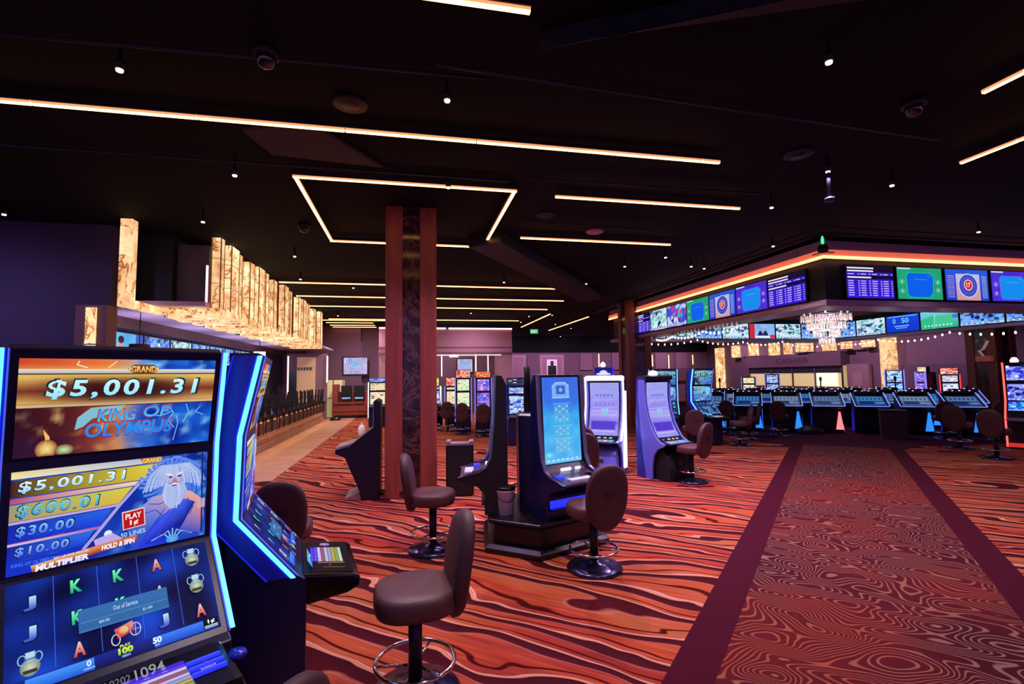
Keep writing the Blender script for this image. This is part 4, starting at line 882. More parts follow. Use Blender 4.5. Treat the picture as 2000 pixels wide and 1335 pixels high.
def triple_machine(label, loc, az, group=None, first=False, name='slot_machine', tint=None):
    t = thing(name, label, 'slot machine', loc, face(az), group); t.scale = (.945, 1, 1)
    g = sh(SLINE, .048)
    front = [g[0], g[1], g[2], g[3], (-.325, .69), (-.33, .62), (-.33, .10), (-.30, .0), (.02, 0), (.02, 1.78), (-.10, 1.78)]
    MB().prism_x(front, -.325, .325).build('cabinet', NAVY, t, bev=.006)
    cheek = off_poly(sh(SLINE, .013), .108)
    for sx in (-1, 1):
        x0, x1 = sorted((sx*.326, sx*.344)); MB().prism_x(cheek, x0, x1).build('side_panel', BLUEP, t, bev=.005)  # strip light's blue glow is put into the colour of a black side
        x0, x1 = sorted((sx*.336, sx*.351)); MB().prism_x(off_poly(sh(SLINE, .034), .02), x0, x1).build('light_strip', CYANL, t)
        x0, x1 = sorted((sx*.3445, sx*.349)); pass
        x0, x1 = sorted((sx*.3255, sx*.3285)); MB().prism_x(off_poly(sh(SLINE, .05), .006), x0, x1).build('edge_line', VIOL, t)
        x0, x1 = sorted((sx*.3445, sx*.348)); MB().prism_x(off_poly(sh(SLINE, -.085), .006), x0, x1).build('edge_line', DEEPL, t)
    rear = [[(-.33, .021, z0), (.33, .021, z0), (.18, .30, z0), (-.18, .30, z0)] for z0 in (0, 1.3)]+[[(-.33, .021, 1.72), (.33, .021, 1.72), (.26, .14, 1.72), (-.26, .14, 1.72)]]
    MB().loft(rear, smooth=False).build('rear_housing', mat('deep_navy_rear', (8, 10, 34), .35), t)
    if not triple_mesh:
        s = .004
        o = art_top().build('upper_screen', t, (0, g[1][0]-s-.003, 1.402), (0, g[0][0]-g[1][0], g[0][1]-g[1][1])); triple_mesh['upper_screen'] = o
        o = art_mid().build('middle_screen', t, (0, g[2][0]-s-.001, 1.022), (0, g[1][0]-g[2][0], g[1][1]-g[2][1])); triple_mesh['middle_screen'] = o
        dy, dz = g[2][0]-g[3][0], g[2][1]-g[3][1]; L = math.hypot(dy, dz); e = .03/L
        o = art_low().build('lower_screen', t, (0, g[3][0]+dy*e-s, g[3][1]+dz*e-s), (0, dy, dz)); triple_mesh['lower_screen'] = o
    else:
        for n, o in triple_mesh.items():
            c = o.copy(); COL.objects.link(c); c.parent = t
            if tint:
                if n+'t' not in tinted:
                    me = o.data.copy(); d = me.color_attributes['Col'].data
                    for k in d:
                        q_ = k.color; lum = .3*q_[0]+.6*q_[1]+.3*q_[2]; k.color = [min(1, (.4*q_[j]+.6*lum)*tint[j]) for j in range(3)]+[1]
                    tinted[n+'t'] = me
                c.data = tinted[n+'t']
    dk = MB().prism_x([(-.31, .70), (-.55, .665), (-.585, .645), (-.58, .60), (-.52, .575), (-.331, .55)], -.29, .29).build('button_deck', GLOSS, t, bev=.012, seg=3)
    if 'deck' in triple_mesh_d: c = triple_mesh_d['deck'].copy(); COL.objects.link(c); c.parent = dk
    else: triple_mesh_d['deck'] = art_deck().build('touch_panel', dk, (0, -.552, .667), (0, .24, .034))
    lp_ = MB().box(-.29, .29, -.40, -.325, .665, .70)
    if first:
        a = Art(.2, .045); a.text('AA0202', .02, .2, .5, .8, (110, 110, 120), bold=.01); a.text('1094', .56, .05, .98, .95, (150, 150, 156), bold=.01); a.build('number_plate', dk, (.0, -.372, .693), (0, .9, .45))
        b = MB()
        for k in range(3): b.box(.15, .26, -.40-.035*k, -.385-.035*k, .68-.004*k, .70-.004*k)
        b.build('bill_slot', BLUEL, dk, bev=.003)
        MB().lathe([(.03, .672), (.034, .68), (.028, .69), (.001, .692)], c=(.31, -.42, 0), n=16).build('round_button', BLUEP, dk)
    else:
        a = Art(.2, .05); a.rect(0, 0, .2, .05, (30, 60, 160), (90, 190, 250)); a.up().line([(.1, .8), (.5, .3), (.9, .7)], .006, (180, 230, 255)); a.build('player_display', dk, (-.12, -.36, .70), (0, .5, .8))
    return t
triple_mesh_d = {}
M1 = triple_machine('big blue lit three screen slot machine cut off at the left edge', (-1.084, 2.14, 0), 144, first=True)
M2 = triple_machine('blue three screen slot machine seen from the side beside the nearest one', (-.872, 2.81, 0), 78)
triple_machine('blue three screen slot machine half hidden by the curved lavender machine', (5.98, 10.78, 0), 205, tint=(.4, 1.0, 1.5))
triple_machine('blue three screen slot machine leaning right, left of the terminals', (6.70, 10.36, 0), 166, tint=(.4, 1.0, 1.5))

# ---------------------------------------------------------------- three sided island with portrait machines
PC = (1.32, 5.0)
def hexa(s, az0=158):
    a, b = .85, .57; da, db = (a+2*b)*.28868*s, (2*a+b)*.28868*s; L = []
    N = [(az0+60*k, da if k % 2 == 0 else db) for k in range(6)]
    for (a1, d1), (a2, d2) in zip(N, N[1:]+N[:1]):
        n1 = (sin(radians(a1)), cos(radians(a1))); n2 = (sin(radians(a2)), cos(radians(a2)))
        det = n1[0]*n2[1]-n1[1]*n2[0]; L.append(((d1*n2[1]-d2*n1[1])/det, (n1[0]*d2-n2[0]*d1)/det))
    return L
DKWOOD = mat('black_brown_wood', (20, 14, 18), .3)
pl = thing('machine_plinth', 'black stepped six sided plinth carrying the portrait screen machines', 'plinth', (PC[0], PC[1], 0))
def hl(zs, m, nm): MB().loft([[(x, y, z) for x, y in hexa(s)] for s, z in zs], smooth=False).build(nm, m, pl, bev=.006)
hl([(1.0, 0), (1.0, .045), (.93, .075)], DKWOOD, 'base_step'); hl([(.84, .076), (.84, .10), (.84, .239)], DKWOOD, 'waist'); hl([(.84, .24), (.93, .27), (.95, .285), (.93, .305)], DKWOOD, 'top_shelf'); hl([(.38, .306), (.38, 1.25), (.34, 1.27)], NAVY, 'centre_core')
def art_portrait():
    a = Art(.46, .83)
    a.grid(0, 0, 1, 1, 12, 24, lambda u, v: mixc(ramp([(0, (70, 110, 235)), (.3, (64, 130, 240)), (.45, (70, 190, 240)), (.7, (90, 200, 245)), (1, (110, 210, 250))], v), (40, 110, 225), .5*nz(u*5, v*9))); a.up()
    for k in range(7): a.uring(.5, .17, .16+.05*k, .105+.033*k, .004, (60, 70, 205), n=36)
    a.up(); a.upoly([(.26, .1), (.36, .055), (.64, .055), (.74, .1), (.74, .25), (.26, .25)], (120, 170, 245)); a.up(); a.uring(.5, .13, .24, .07, .006, (190, 220, 255), 20, 160)
    a.upoly([(.38, .1), (.62, .1), (.62, .2), (.38, .2)], (60, 90, 200)); a.up(); a.uell(.5, .15, .07, .035, (150, 200, 250), (70, 110, 220)); a.line([(.28, .24), (.72, .24)], .006, (190, 220, 255)); a.line([(.3, .09), (.3, .24)], .006, (170, 205, 255)); a.line([(.7, .09), (.7, .24)], .006, (170, 205, 255))
    for r, (v0, n) in enumerate(((.34, 3), (.47, 2), (.60, 3), (.75, 4))):
        for v in range(n):
            for u in range(4):
                c = mixc((200, 255, 240), (60, 130, 200), nz(u*3+r, v*7+r)); a.uring(.35+.1*u, v0+.035*v, .05, .018, .005, c, n=10)
                if (u+v+r) % 2: a.urect(.33+.1*u, v0-.008+.035*v, .37+.1*u, v0+.01+.035*v, mixc((190, 250, 245), (90, 180, 235), nz(u, v, r)))
        a.line([(.28, v0-.03), (.76, v0-.03)], .003, (170, 240, 240))
    a.urect(0, .94, 1, .985, (120, 205, 245), (90, 170, 235))
    for k in range(7): a.urect(.05+.13*k, .95, .13+.13*k, .975, (200, 235, 255))
    a.uell(.12, .9, .1, .03, (120, 245, 200), (90, 205, 245))
    return a
por = {}
def portrait_machine(label, az, dist=.36, lit=True):
    x, y = PC[0]+dist*sin(radians(az)), PC[1]+dist*cos(radians(az))
    t = thing('slot_machine', label, 'slot machine', (x, y, .306), face(az), 'portrait machines on the island'); z = -.306
    pr = [(-.02, 1.665+z), (-.04, 1.2+z), (-.075, .86+z), (-.12, .76+z), (-.20, .71+z), (-.385, .672+z), (-.39, .64+z), (-.20, .58+z), (-.13, .50+z), (-.13, 0), (.1, 0), (.1, 1.56+z), (.05, 1.66+z)]
    for sx in (-1, 1):
        x0, x1 = sorted((sx*.262, sx*.285)); MB().prism_x(pr, x0, x1).build('side_panel', NAVY if sx < 0 else BLACKM, t, bev=.005)
        x0, x1 = sorted((sx*.256, sx*.292)); MB().prism_x(off_poly([(p[0]-.006, p[1]) for p in pr[:6]], .022), x0, x1).build('edge_trim', GREYLAV, t, bev=.004)
    MB().prism_x([(0, 1.655+z), (-.015, 1.2+z), (-.04, .80+z), (-.04, .6+z), (-.1, .5+z), (-.1, 0), (.09, 0), (.09, 1.55+z), (.05, 1.65+z)], -.261, .261).build('cabinet', NAVY, t)
    MB().prism_x([(-.045, .80+z), (-.10, .735+z), (-.19, .705+z), (-.37, .672+z), (-.37, .65+z), (-.19, .66+z), (-.06, .70+z)], -.258, .258).build('button_deck', mat('mauve_deck', (74, 52, 82), .3), t)
    if 'p' in por: c = por['p'].copy(); COL.objects.link(c); c.parent = t
    else: por['p'] = art_portrait().build('portrait_screen', t, (0, -.052, .806+z), (0, .035, .83))
    MB().prism_x([(-.05, .785+z), (-.014, 1.66+z), (.0, 1.66+z), (-.036, .785+z)], -.25, .25).build('screen_bezel', BLACK, t, bev=.003)
    for nm, x0, x1, y0, y1, zz, m in (('key_strip', -.13, .13, -.33, -.24, .686, WHITEP), ('card_reader', -.22, -.15, -.24, -.17, .708, BLUEL), ('ticket_slot', .14, .2, -.25, -.18, .70, GLOSS), ('lit_logo', -.08, .04, -.115, -.095, .752, WHITEL if False else ICEL), ('lit_button', .1, .16, -.112, -.098, .75, ICEL)):
        MB().box(x0, x1, y0, y1, zz+z-.012, zz+z+.012).build(nm, m, t, bev=.003)
    MB().box(-.22, .22, -.114, -.101, .1, .17).build('blue_light_panel', BLUEL, t); MB().box(-.235, .235, -.16, -.1, .085, .098).build('lower_shelf', BLACK, t)
    return t
portrait_machine('tall blue portrait screen machine facing the nearest right stool', 158)
portrait_machine('portrait machine turned left, seen from behind the white bucket', 278, .44)
portrait_machine('portrait machine on the far side of the island', 38)
tag(MB().lathe([(.035, 1.271), (.03, 1.29), (.028, 1.5), (.034, 1.52), (.034, 1.74), (.014, 1.76), (.01, 1.84)], n=14, c=(1.23, 5.08, 0)).build('signal_tower', BLACK), 'black candle shaped signal tower standing between the island machines', 'signal light')
bk = thing('bucket', 'white plastic bucket with dark lid standing on the black plinth', 'bucket', (.925, 4.81, .306))
MB().lathe([(.078, 0), (.092, .22), (.098, .222), (.098, .235), (.093, .236)], n=30).build('pail', WHITEP, bk); MB().lathe([(.1, .237), (.1, .262), (.085, .268), (.02, .285), (.001, .286)], n=30).build('lid', BLACK, bk)
MB().tube([(.094*cos(a), .094*sin(a), .2-.07*max(0, -sin(a))) for a in [pi+.1+i*(pi-.2)/14 for i in range(15)]], .004, n=6).build('handle', BLACK, bk)
tag(MB().lathe([(.05, 0), (.052, .01), (.02, .05), (.02, .1), (.001, .105)], n=14, c=(.98, 4.98, .306)).build('spray_bottle', BLACK), 'small black capped item behind the white bucket', 'bottle')

# ---------------------------------------------------------------- curved machines with lavender cheeks
CURVE = [(-.235, .655), (-.165, .76), (-.105, .88), (-.06, 1.02), (-.03, 1.18), (-.02, 1.34), (-.03, 1.52)]
def art_curved():
    a = Art(.50, .92)
    a.grid(0, 0, 1, 1, 10, 24, lambda u, v: mixc(ramp([(0, (150, 160, 235)), (.2, (150, 150, 240)), (.45, (136, 124, 236)), (.6, (170, 150, 240)), (.75, (100, 80, 220)), (.9, (150, 130, 235)), (1, (130, 140, 235))], v), (190, 190, 250), .6*nz(u*3, v*14))); a.up()
    for r, v in enumerate((.04, .085, .13)):
        for k in range(9): a.urect(.08+.1*k, v, .15+.1*k, v+.03, mixc((196, 206, 250), (110, 110, 215), nz(k*2, r*5)))
    for k in range(5): a.uell(.24+.13*k, .24, .045, .028, (96, 96, 205), (140, 140, 235)); a.uell(.2+.15*k, .4, .05, .022, (110, 100, 215), (150, 140, 238))
    for v in (.32, .46, .52, .6): a.urect(.06, v, .94, v+.012, (190, 185, 250))
    for u in (.4, .53): a.urect(u, .48, u+.1, .62, (130, 190, 235), (150, 210, 235))
    a.up(); a.urect(.08, .72, .9, .88, (84, 58, 206)); a.urect(.08, .9, .9, .93, (190, 180, 250)); a.up(); a.uell(.48, .78, .07, .035, (150, 130, 245), (90, 66, 212)); a.urect(.2, .84, .78, .865, (190, 170, 250))
    return a
cur = {}
CHEEKP = mat('lavender_lit_cheek', (112, 122, 220), .3, .15); CABIN = mat('blue_grey_cabinet', (46, 56, 150), .35, .1)  # blue light from the white edged machine is put into these colours
def curved_machine(label, loc, az, lit):
    t = thing('slot_machine', label, 'slot machine', loc, face(az), 'curved lavender machines')
    ch = [(-.06, 1.62)]+[(p[0]-.02, p[1]) for p in CURVE[::-1]]+[(-.33, .60), (-.42, .565), (-.40, .53), (-.28, .48), (-.20, .38), (-.16, .2), (-.15, 0), (-.02, 0), (.05, .6), (.10, 1.3), (.08, 1.62)]
    body = [(-.0, 1.58), (.01, 1.34), (0, 1.18), (-.03, 1.02), (-.075, .88), (-.135, .76), (-.205, .655), (-.30, .57), (-.2, .5), (-.12, .38), (-.1, 0), (.17, 0), (.17, .9), (.12, 1.58)]
    MB().prism_x(body, -.275, .275).build('cabinet', CABIN, t, bev=.005)
    for sx in (-1, 1):
        x0, x1 = sorted((sx*.276, sx*.315)); MB().prism_x(ch, x0, x1).build('cheek', CHEEKP, t, bev=.008)
        rp = [(-.01, 0), (.18, 0), (.18, .9), (.13, 1.6), (.0, 1.6)]; x0, x1 = sorted((sx*.262, sx*.3)); MB().prism_x(rp, x0, x1).build('side_panel', CABIN, t)
        if lit:
            x0, x1 = sorted((sx*.316, sx*.335)); MB().prism_x(off_poly([(-.085, 1.62)]+[(p[0]-.04, p[1]) for p in CURVE[::-1]]+[(-.33, .585)], .045), x0, x1).build('edge_light', WHITEB, t)
            x0, x1 = sorted((sx*.316, sx*.345)); MB().prism_x(off_poly([(-.02, 1.38), (-.06, .7), (-.10, .12)], .13), x0, x1).build('side_light', WHITEB, t, bev=.008)
    MB().prism_x([(-.085, 1.56), (-.09, 1.62), (-.03, 1.64), (.1, 1.625), (.1, 1.57)], -.315, .315).build('top_cap', WHITEB if lit else BLACK, t)
    if lit: MB().prism_x([(-.36, .57), (-.38, .585), (-.39, .57), (-.37, .555)], -.3, .3).build('lower_edge_light', WHITEB, t)
    MB().prism_x([(p[0]-.004, p[1]) for p in CURVE]+[(-.03, 1.56), (-.01, 1.56)]+[(p[0]+.012, p[1]) for p in CURVE[::-1]], -.27, .27).build('screen_bezel', BLACK, t)
    if 'c' in cur: c = cur['c'].copy(); COL.objects.link(c); c.parent = t
    else: cur['c'] = art_curved().build('curved_screen', t, (0, 0, 0), (0, 0, 1), curve=[(p[0]-.006, p[1]) for p in CURVE])
    dk = MB().prism_x([(-.235, .65), (-.30, .60), (-.50, .575), (-.51, .555), (-.31, .54), (-.2, .58)], -.272, .272).build('button_deck', GLOSS, t, bev=.006)
    a = Art(.46, .18); a.rect(0, 0, .46, .18, (120, 110, 190), (70, 70, 130)); a.up()
    for k, c in enumerate(((200, 205, 240), (180, 190, 235), (130, 170, 240), (210, 190, 240), (90, 200, 235))): a.urect(.05+.19*k, .2, .2+.19*k, .8, c)
    a.build('key_panel', dk, (0, -.49, .58), (0, .18, .022))
    a = Art(.46, .05); a.rect(0, 0, .46, .05, (8, 8, 16)); a.up()
    for u, c in ((.12, (90, 110, 220)), (.4, (200, 225, 220)), (.62, (220, 200, 110)), (.82, (170, 220, 190))): a.urect(u-.06, .2, u+.06, .8, c)
    a.build('player_display', dk, (0, -.297, .608), (0, .05, .035))
    pr = [(-.44, .0), (-.46, .2), (-.42, .38), (-.32, .47), (-.2, .5), (-.155, .3), (-.155, 0)]; MB().prism_x(pr, -.25, .25).build('front_box', CHEEKP if lit else BLACKM, t, bev=.01)  # on the white edged machine, lavender light is painted on the black box
    MB().box(-.05, .06, -.452, -.445, .22, .30).build('badge', mat('dull_badge', (70, 50, 50), .5), t)
    return t
E_ = curved_machine('curved screen machine edged all round in bright white light', (3.27, 7.87, 0), 217, True)
tp = MB().box(-.16, .16, -.05, .03, 1.645, 1.79).build('topper', BLUEP, E_, bev=.01)
a = Art(.3, .13); a.rect(0, 0, .3, .13, (20, 24, 120)); a.up(); a.uell(.5, .85, .26, .5, (250, 250, 255), (190, 200, 250)); a.up(); a.urect(.1, .75, .9, .95, (230, 230, 255)); a.build('topper_screen', tp, (0, -.056, 1.652), (0, 0, 1))
MB().lathe([(.03, 1.79), (.05, 1.82), (.03, 1.86), (.001, 1.88)], c=(-.02, 0, 0), n=12).build('crown_lamp', BULBL, tp)
F_ = curved_machine('curved lavender machine facing right, beside the white edged one', (3.98, 7.42, 0), 160, False)
MB().lathe([(.07, 1.64), (.08, 1.66), (.06, 1.70), (.001, 1.72)], c=(-.02, .03, 0), n=16).build('top_lamp', ICEL, F_)

# ---------------------------------------------------------------- stools
def egg(n=36):
    L = []
    for i in range(n):
        a = 2*pi*i/n; s, c = sin(a), cos(a)
        r = .19*(1+.10*s) if s > 0 else .19*(1-.16*s*s)
        L.append((r*math.copysign(abs(c)**.85, c), .275*math.copysign(abs(s)**.9, s)+.645))
    return L
def sup(rx, ry, n=36, e=.75, y=0.0): return [(rx*math.copysign(abs(cos(2*pi*i/n))**e, cos(2*pi*i/n)), y+ry*math.copysign(abs(sin(2*pi*i/n))**e, sin(2*pi*i/n))) for i in range(n)]
BASEM = mat('dark_chrome_base', (70, 66, 96), .22, .9)
def stool(label, loc, az, group=None):
    t = thing('casino_stool', label, 'stool', loc, face(az)+pi, group)     # az: where the backrest is turned to; seat opens the other way
    MB().lathe([(.235, 0), (.24, .012), (.225, .03), (.12, .05), (.05, .065), (.04, .08)], n=40).build('base', BASEM, t)
    MB().lathe([(.036, .066), (.036, .43)], n=22).lathe([(.055, .40), (.075, .425), (.16, .435), (.16, .442)], n=22).build('pole', mat('dark_pole', (44, 36, 50), .35, .5), t)
    r = MB().tube([(.205*cos(2*pi*i/36), .205*sin(2*pi*i/36), .17) for i in range(36)], .011, n=8, closed=True)
    for k in range(3):
        a = 2*pi*k/3+.5; r.tube([(.04*cos(a), .04*sin(a), .155), (.2*cos(a), .2*sin(a), .17)], .007, n=6)
    r.build('foot_ring', CHROME, t)
    s = MB().loft([[(x*k, y*k, z) for x, y in sup(.22, .215)] for k, z in ((.86, .442), (.97, .452), (1.0, .475), (1.0, .52), (.975, .543), (.9, .556), (.6, .562), (.02, .564))]).build('seat', LEATHER, t)
    def cv(z): return .215+.10*(z-.5)+.12*max(0, z-.6)**1.5
    e = egg(); rings = []
    for k, o in ((.80, -.045), (.93, -.038), (1.0, -.012), (1.0, .016), (.95, .032), (.85, .038), (.5, .042), (.05, .043)):
        rings.append([(x*k, cv((z-.645)*k+.645)+o, (z-.645)*k+.645) for x, z in e])
    rings = [[(x*.05, cv((z-.645)*.05+.645)-.05, (z-.645)*.05+.645) for x, z in e], [(x*.5, cv((z-.645)*.5+.645)-.048, (z-.645)*.5+.645) for x, z in e]]+rings
    b = MB().loft(rings).build('backrest', LEATHERB, t)
    h = MB().loft([[(x*.055, .0+y, z*.02) for x, z in sup(1, 1, 20, .6)] for y in (0, .006)], smooth=False).build('hand_hold', mat('dark_slot', (34, 18, 22), .6), b); h.location = (0, cv(.69)+.041, .69)
    MB().loft([[(x*.05, y, z) for x, y, z in ((-1, .1, .448), (1, .1, .448), (1, .1, .47), (-1, .1, .47))], [(x*.05, y, z) for x, y, z in ((-1, .222, .42), (1, .222, .42), (1, .222, .47), (-1, .222, .47))]], smooth=False).build('back_bracket', BASEM, t, bev=.004)
    return t
S = stool('front brown stool with chrome foot ring, closest to the camera', (.03, 2.72, 0), 84)
def place_stool(label, x, y, az, group=None): return dup(S, (x, y, 0), face(az)+pi, label, group)
place_stool('brown stool with its back turned, before the tall blue portrait screen', 1.55, 4.06, 172)
place_stool('brown stool facing right before the black case and column', .22, 4.86, 278)
place_stool('brown stool back showing behind the sideways blue machine', -.96, 4.12, 172)
place_stool('brown stool cut by the bottom edge beside the sideways blue machine', -.53, 1.44, 118)
place_stool('brown stool back just right of the tall blue portrait screen, nearer', 2.25, 6.25, 192)
place_stool('brown stool back peeking behind the nearer one by the white edged machine', 2.55, 7.0, 205)
place_stool('brown stool in front of the curved lavender machine', 4.25, 6.88, 150)
place_stool('brown stool between the curved lavender machine and the blue pair', 5.85, 9.35, 205)
place_stool('nearer brown stool right of the leaning blue machine', 7.43, 10.0, 120)
place_stool('farther brown stool right of the leaning blue machine', 8.25, 10.75, 130)
place_stool('nearest stool at the right edge before the red lit machine', 10.72, 7.15, 250)
place_stool('stool at right, just left of the nearest right edge stool', 11.4, 8.26, 250)
for k, (x, y) in enumerate(((1.15, 15.2), (1.5, 14.2), (2.0, 13.5), (.75, 15.7))): place_stool('distant stool right of the column, %s' % ('second from left', 'by the tall green screen', 'rightmost, before the purple screen', 'leftmost')[k], x, y, 190)

# ---------------------------------------------------------------- back of a kiosk, case, jug, bin, bag
kt = thing('slot_machine', 'dark slot machine seen in profile just left of the column', 'slot machine', (-.62, 7.3, 0), face(270), None)
MB().prism_x([(.22, 0), (.22, 1.33), (.16, 1.36), (.13, 1.33), (.13, .98), (-.18, .74), (-.36, .70), (-.37, .64), (-.24, .58), (-.02, .06), (-.02, 0)], -.3, .3).build('cabinet', mat('deep_navy_rear', (8, 10, 34), .35), kt, bev=.008)
MB().prism_x([(-.12, .78), (-.37, .712), (-.375, .70), (-.12, .74)], -.28, .28).build('button_deck', SILVER, kt)
MB().prism_x([(-.03, .0), (-.22, .01), (-.24, .03), (-.03, .12)], -.26, .26).build('foot_plate', mat('foot_plate', (150, 110, 110), .4), kt)
a = Art(.5, .34); a.grid(0, 0, 1, 1, 8, 6, lambda u, v: mixc((20, 60, 160), (120, 190, 240), nz(u*4, v*4))); a.build('screen', kt, (0, .124, .985), (0, .0, 1))
cb = thing('equipment_case', 'black upright case with silver top edge right of the column', 'case', (.70, 7.0, 0), radians(-8))
MB().box(-.18, .18, -.12, .12, .02, .70).build('body', BLACKM, cb, bev=.006); f = MB().box(-.19, .19, -.13, .13, .70, .725).box(-.19, -.13, -.13, .13, .725, .76).box(.13, .19, -.13, .13, .725, .76); f.build('top_edge', SILVER, cb, bev=.004)
MB().box(-.17, .17, -.11, .11, 0, .02).build('foot', BLACK, cb)
for sx in (-1, 1): MB().box(sx*.185-.006, sx*.185+.006, -.126, -.114, .02, .70).build('corner_trim', DKMETAL, cb)
jg = thing('jug', 'white plastic jug standing on the carpet beyond the profile machine', 'jug', (-1.36, 14.9, 0)); MB().lathe([(.1, 0), (.11, .02), (.11, .22), (.06, .3), (.035, .31), (.035, .34)], n=20).build('body', WHITEP, jg); MB().lathe([(.04, .341), (.04, .37), (.001, .372)], n=14).build('cap', WHITEP, jg)
bn_ = thing('litter_bin', 'brown square litter bin standing before the blue terminals', 'bin', (11.7, 9.95, 0), radians(45)); BINM = mat('bin_brown', (60, 34, 40), .6)
MB().box(-.26, .26, -.26, .26, 0, .66).build('body', BINM, bn_, bev=.01); MB().box(-.28, .28, -.28, .28, .662, .70).build('lid', BINM, bn_, bev=.01); MB().box(-.14, .14, -.29, -.27, .5, .6).build('flap', BLACK, bn_)
bg = thing('cleaning_bag', 'black heap like a bag lying on the carpet before the terminals', 'bag', (10.6, 11.35, 0))
rnd = random.Random(4); MB().loft([[(.36*k*cos(2*pi*i/18)*(1+.18*nz(i, z*9)), .24*k*sin(2*pi*i/18)*(1+.2*nz(i*2, z*7)), z) for i in range(18)] for k, z in ((.9, 0), (1, .06), (.85, .13), (.55, .19), (.2, .22))]).build('bag_body', BLACKM, bg, bev=0)
MB().tube([(-.2, 0, .15), (-.1, .02, .26), (.08, .02, .26), (.2, 0, .15)], .014).build('strap', BLACK, bg)
tag(MB().loft([[(.22*k*cos(2*pi*i/14), .16*k*sin(2*pi*i/14), z) for i in range(14)] for k, z in ((1, 0), (.9, .08), (.3, .14))]).build('black_bundle', BLACK, None, (-2.9, 20.6, .01)), 'small black lump on the floor at the far end of bar', 'bag')

# ---------------------------------------------------------------- distant machines
def slot_art(seed, pal, w_, h_):
    r = random.Random(seed); a = Art(w_, h_, .0012); a.grid(0, 0, 1, 1, 6, 8, lambda u, v: pal[int(nz(u*2+seed, v*5)*len(pal)*.999)]); a.up()
    for j in range(7):
        for i in range(4):
            if r.random() < .7: a.urect(.06+.23*i, .06+.13*j, .06+.23*i+.16, .06+.13*j+.08, r.choice(pal+[(245, 245, 235), (40, 40, 90)]))
    return a
WARMP = [(240, 226, 160), (236, 200, 150), (250, 240, 200), (170, 220, 170)]; GRNP = [(90, 220, 170), (230, 240, 190), (240, 236, 200), (120, 210, 180)]; BLUP = [(110, 160, 250), (190, 220, 250), (70, 90, 220), (230, 240, 255)]; REDP = [(240, 90, 70), (250, 200, 180), (220, 40, 50), (250, 150, 90)]; PURP = [(110, 80, 230), (200, 120, 220), (90, 110, 240), (190, 200, 250)]; CYP = [(90, 200, 250), (200, 235, 255), (50, 110, 220), (240, 230, 190)]
def far_machine(label, x, y, az, top, pal, edge, topc=None, seed=1, h=1.55, w_=.6, group='distant lit slot machines'):
    t = thing('slot_machine', label, 'slot machine', (x, y, 0), face(az), group); hw = w_/2
    MB().prism_x([(-.28, 0), (-.28, .62), (-.18, .70), (-.12, .98), (-.10, h), (.25, h), (.28, 0)], -hw, hw).build('cabinet', NAVY, t, bev=.01)
    MB().prism_x([(-.29, .62), (-.46, .66), (-.46, .70), (-.19, .735)], -hw+.02, hw-.02).build('button_deck', BLACK, t)
    slot_art(seed, pal, w_-.1, .42).build('lower_screen', t, (0, -.185, .76), (0, .055, .28) if False else (0, .06, .42))
    slot_art(seed+5, pal, w_-.1, h-1.28).build('upper_screen', t, (0, -.122, 1.24), (0, .012, 1))
    for sx in (-1, 1):
        x0, x1 = sorted((sx*(hw+.001), sx*(hw+.03))); MB().box(x0, x1, -.15, -.09, .3, h).build('light_strip', edge, t)
    if topc:
        b = MB().box(-hw, hw, -.06, .06, h+.001, h+top).build('topper', BLACK, t); slot_art(seed+9, topc, w_-.04, top-.03).build('topper_screen', b, (0, -.064, h+.015), (0, 0, 1))
    return t
LAVL = mat('lavender_edge', (150, 150, 240), emit=(130, 130, 240), es=.9); DIMB = mat('dim_blue_edge', (40, 60, 230), emit=(40, 50, 230), es=1.0)
far_machine('distant machine with white left edge, showing left of the column', -1.02, 17.6, 178, .14, WARMP, mat('white_edge', (240, 245, 255), emit=(226, 240, 255), es=1.5), BLUP, 3, 1.52, .72)
far_machine('distant machine with red banner topper and green lower screen', 1.62, 15.1, 186, .26, GRNP, LAVL, REDP, 11, 1.62, .46)
far_machine('distant machine with orange topper and purple lower screen', 2.16, 14.5, 190, .2, PURP, LAVL, [(240, 110, 60), (250, 130, 70)], 14, 1.62, .46)
far_machine('distant curved machine seen at an angle, touching the column edge', 0.78, 17.1, 150, .3, CYP, mat('white_edge', (240, 245, 255)), [(240, 210, 120), (250, 230, 150)], 17, 1.35, .45)
far_machine('distant yellow screen machine under red topper, second right of column', 1.42, 16.7, 190, .3, WARMP, LAVL, REDP, 19, 1.35, .45)
far_machine('blue framed machine behind the portrait island, left of the pair', 2.58, 11.7, 188, .2, BLUP, DIMB, [(30, 30, 50), (60, 70, 110), (20, 20, 40)], 23, 1.42, .52)
far_machine('blue framed machine behind the portrait island, right of the pair', 3.15, 11.75, 190, .2, WARMP, DIMB, [(30, 30, 50), (160, 170, 210), (20, 20, 40)], 27, 1.42, .5)
far_machine('small yellow screen machine left of the cashier window', 13.6, 17.6, 215, .3, WARMP, LAVL, None, 31, 1.5, .5)
far_machine('white screen machine before the left end of cashier window', 14.5, 17.35, 215, .1, BLUP, LAVL, None, 33, 1.6, .5)
far_machine('tall blue green machine beneath the right onyx post', 18.45, 15.5, 235, .1, CYP, LAVL, None, 37, 1.7, .56)
far_machine('violet edged machine turned left, beside the blue green one', 18.9, 14.75, 290, .2, PURP, LAVL, WARMP, 39, 1.6, .5)
far_machine('red edged white machine on the far right wall', 19.2, 14.1, 225, .25, [(240, 240, 250), (190, 200, 235), (250, 250, 255)], mat('red_edge', (255, 80, 70), emit=(240, 60, 70), es=1.2), REDP, 43, 1.5, .52)

